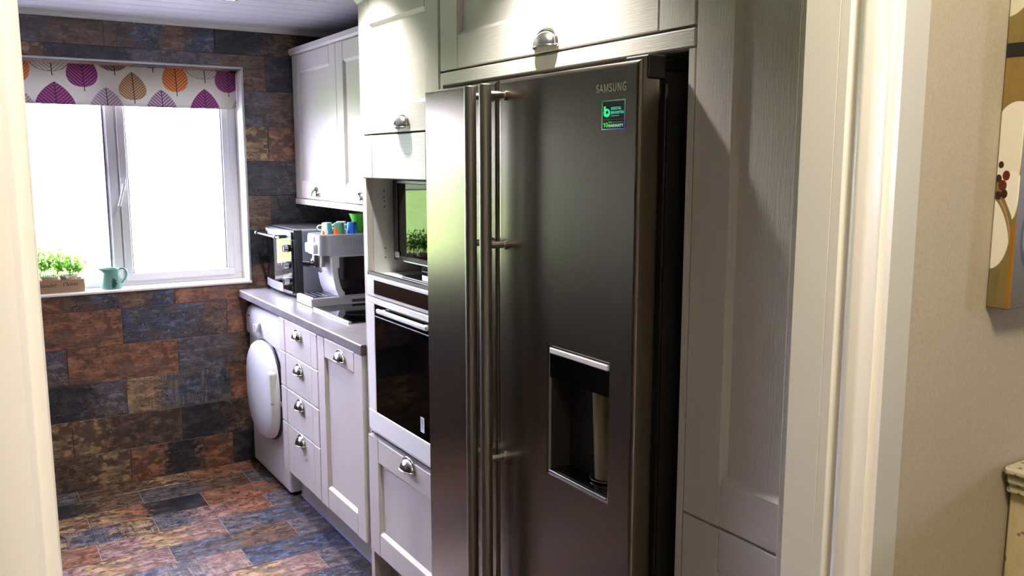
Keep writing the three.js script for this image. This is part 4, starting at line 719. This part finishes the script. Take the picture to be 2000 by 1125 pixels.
{
  const x0 = 0.055, x1 = 1.05, zb = ZH + 0.004, zf = ZH + 0.42, yt = 1.15;
  const distress = dataTex(256, 256, (x, y) => { const n = fbm(x / 18, y / 18, 801, 4), k = 0.94 + fbm(x / 3, y / 40, 811, 3) * 0.12; return n > 0.7 ? [132, 120, 96] : [206 * k, 190 * k, 146 * k]; }, true, [3, 3]);
  const topM = new THREE.MeshPhysicalMaterial({ map: dataTex(256, 256, (x, y) => { const n = fbm(x / 12, y / 12, 821, 4); return n > 0.62 ? [108, 106, 88] : [196, 188, 158]; }, true, [5, 5]), roughness: 0.6 });
  const cm = new THREE.MeshPhysicalMaterial({ map: distress, roughness: 0.6 });
  const t = thing('painted_chest', 'worn cream painted chest against the hall wall', 'chest', [(x0 + x1) / 2, 0, (zb + zf) / 2]);
  part(t, 'top', merge([bx(x0 - 0.026, x1 + 0.026, yt - 0.012, yt, zb, zf + 0.026, 0.004), bx(x0 - 0.018, x1 + 0.018, yt - 0.03, yt - 0.012, zb, zf + 0.018, 0.006), bx(x0 - 0.012, x1 + 0.012, yt - 0.042, yt - 0.03, zb, zf + 0.012, 0.003)]), topM, 'chipped moulded top');
  part(t, 'body', bx(x0 + 0.008, x1 - 0.008, 0.06, yt - 0.04, zb + 0.004, zf - 0.004, 0.002), cm);
  for (const z of [[zb, zb + 0.05], [zf - 0.05, zf]]) for (const x of [[x0, x0 + 0.05], [x1 - 0.05, x1]]) part(t, 'corner_post', bx(x[0], x[1], 0, yt - 0.04, z[0], z[1], 0.003), cm);
  for (let i = 0; i < 4; i++) { const d = part(t, 'drawer', bx(x0 + 0.056, x1 - 0.056, 0.1 + i * 0.25, 0.335 + i * 0.25, zf - 0.012, zf + 0.004, 0.004), cm); for (const x of [0.3, 0.8]) part(d, 'knob', T(new THREE.SphereGeometry(0.016, 14, 10), x, 0.215 + i * 0.25, zf + 0.018), M.black); }
}

// ---------------------------------------------------------------- lamps: kitchen downlights and an added hall lamp
const lens = new THREE.MeshPhysicalMaterial({ color: 0xffffff, emissive: new THREE.Color(1, 0.96, 0.9), emissiveIntensity: 6, roughness: 0.4 });
[[-0.2, -3.79, 'recessed ceiling downlight near the window'], [-0.22, -2.7, 'recessed ceiling downlight in front of the oven cupboard'], [-0.2, -1.68, 'recessed ceiling downlight in front of the fridge']].forEach(([x, z, label]) => {
  const t = thing('downlight', label, 'ceiling light', [x, CEIL, z], 'kitchen downlights');
  part(t, 'rim', T(lathe([[0.028, 0.0], [0.03, -0.004], [0.041, -0.003], [0.043, 0.0]], 32), x, CEIL, z), M.chrome);
  part(t, 'lens', T(new THREE.CylinderGeometry(0.028, 0.028, 0.003, 28), x, CEIL - 0.001, z), lens);
  const s = new THREE.SpotLight(new THREE.Color(1, 0.95, 0.87), DOWNLIGHT, 0, 1.02, 0.9, 2); s.position.set(0, -0.012, 0); s.shadow.radius = 1.2; s.castShadow = true; s.target.position.set(0, -1, 0); s.name = 'downlight_beam'; t.add(s, s.target);
});
{
  const x = -0.7, z = 0.02, t = thing('added_hall_lamp', 'unseen round hall lamp added to light the door trim and wall', 'lamp', [x, 2.4, z]);  // out-of-view lamp added and placed to brighten the door frame and hall wall
  part(t, 'base', T(new THREE.CylinderGeometry(0.06, 0.06, 0.02, 28), x, 2.39, z), M.chrome);
  part(t, 'globe', T(new THREE.SphereGeometry(0.1, 28, 20), x, 2.285, z), new THREE.MeshPhysicalMaterial({ color: 0xffffff, emissive: new THREE.Color(1, 0.9, 0.74), emissiveIntensity: 2, roughness: 0.5 }));
  const l = new THREE.PointLight(new THREE.Color(1, 0.9, 0.74), ADDED_HALL_LAMP, 0, 2); l.position.set(0, -0.115, 0); l.shadow.radius = 5; l.castShadow = true; l.name = 'added_lamp_light'; t.add(l);
}
renderer.render(scene, camera);
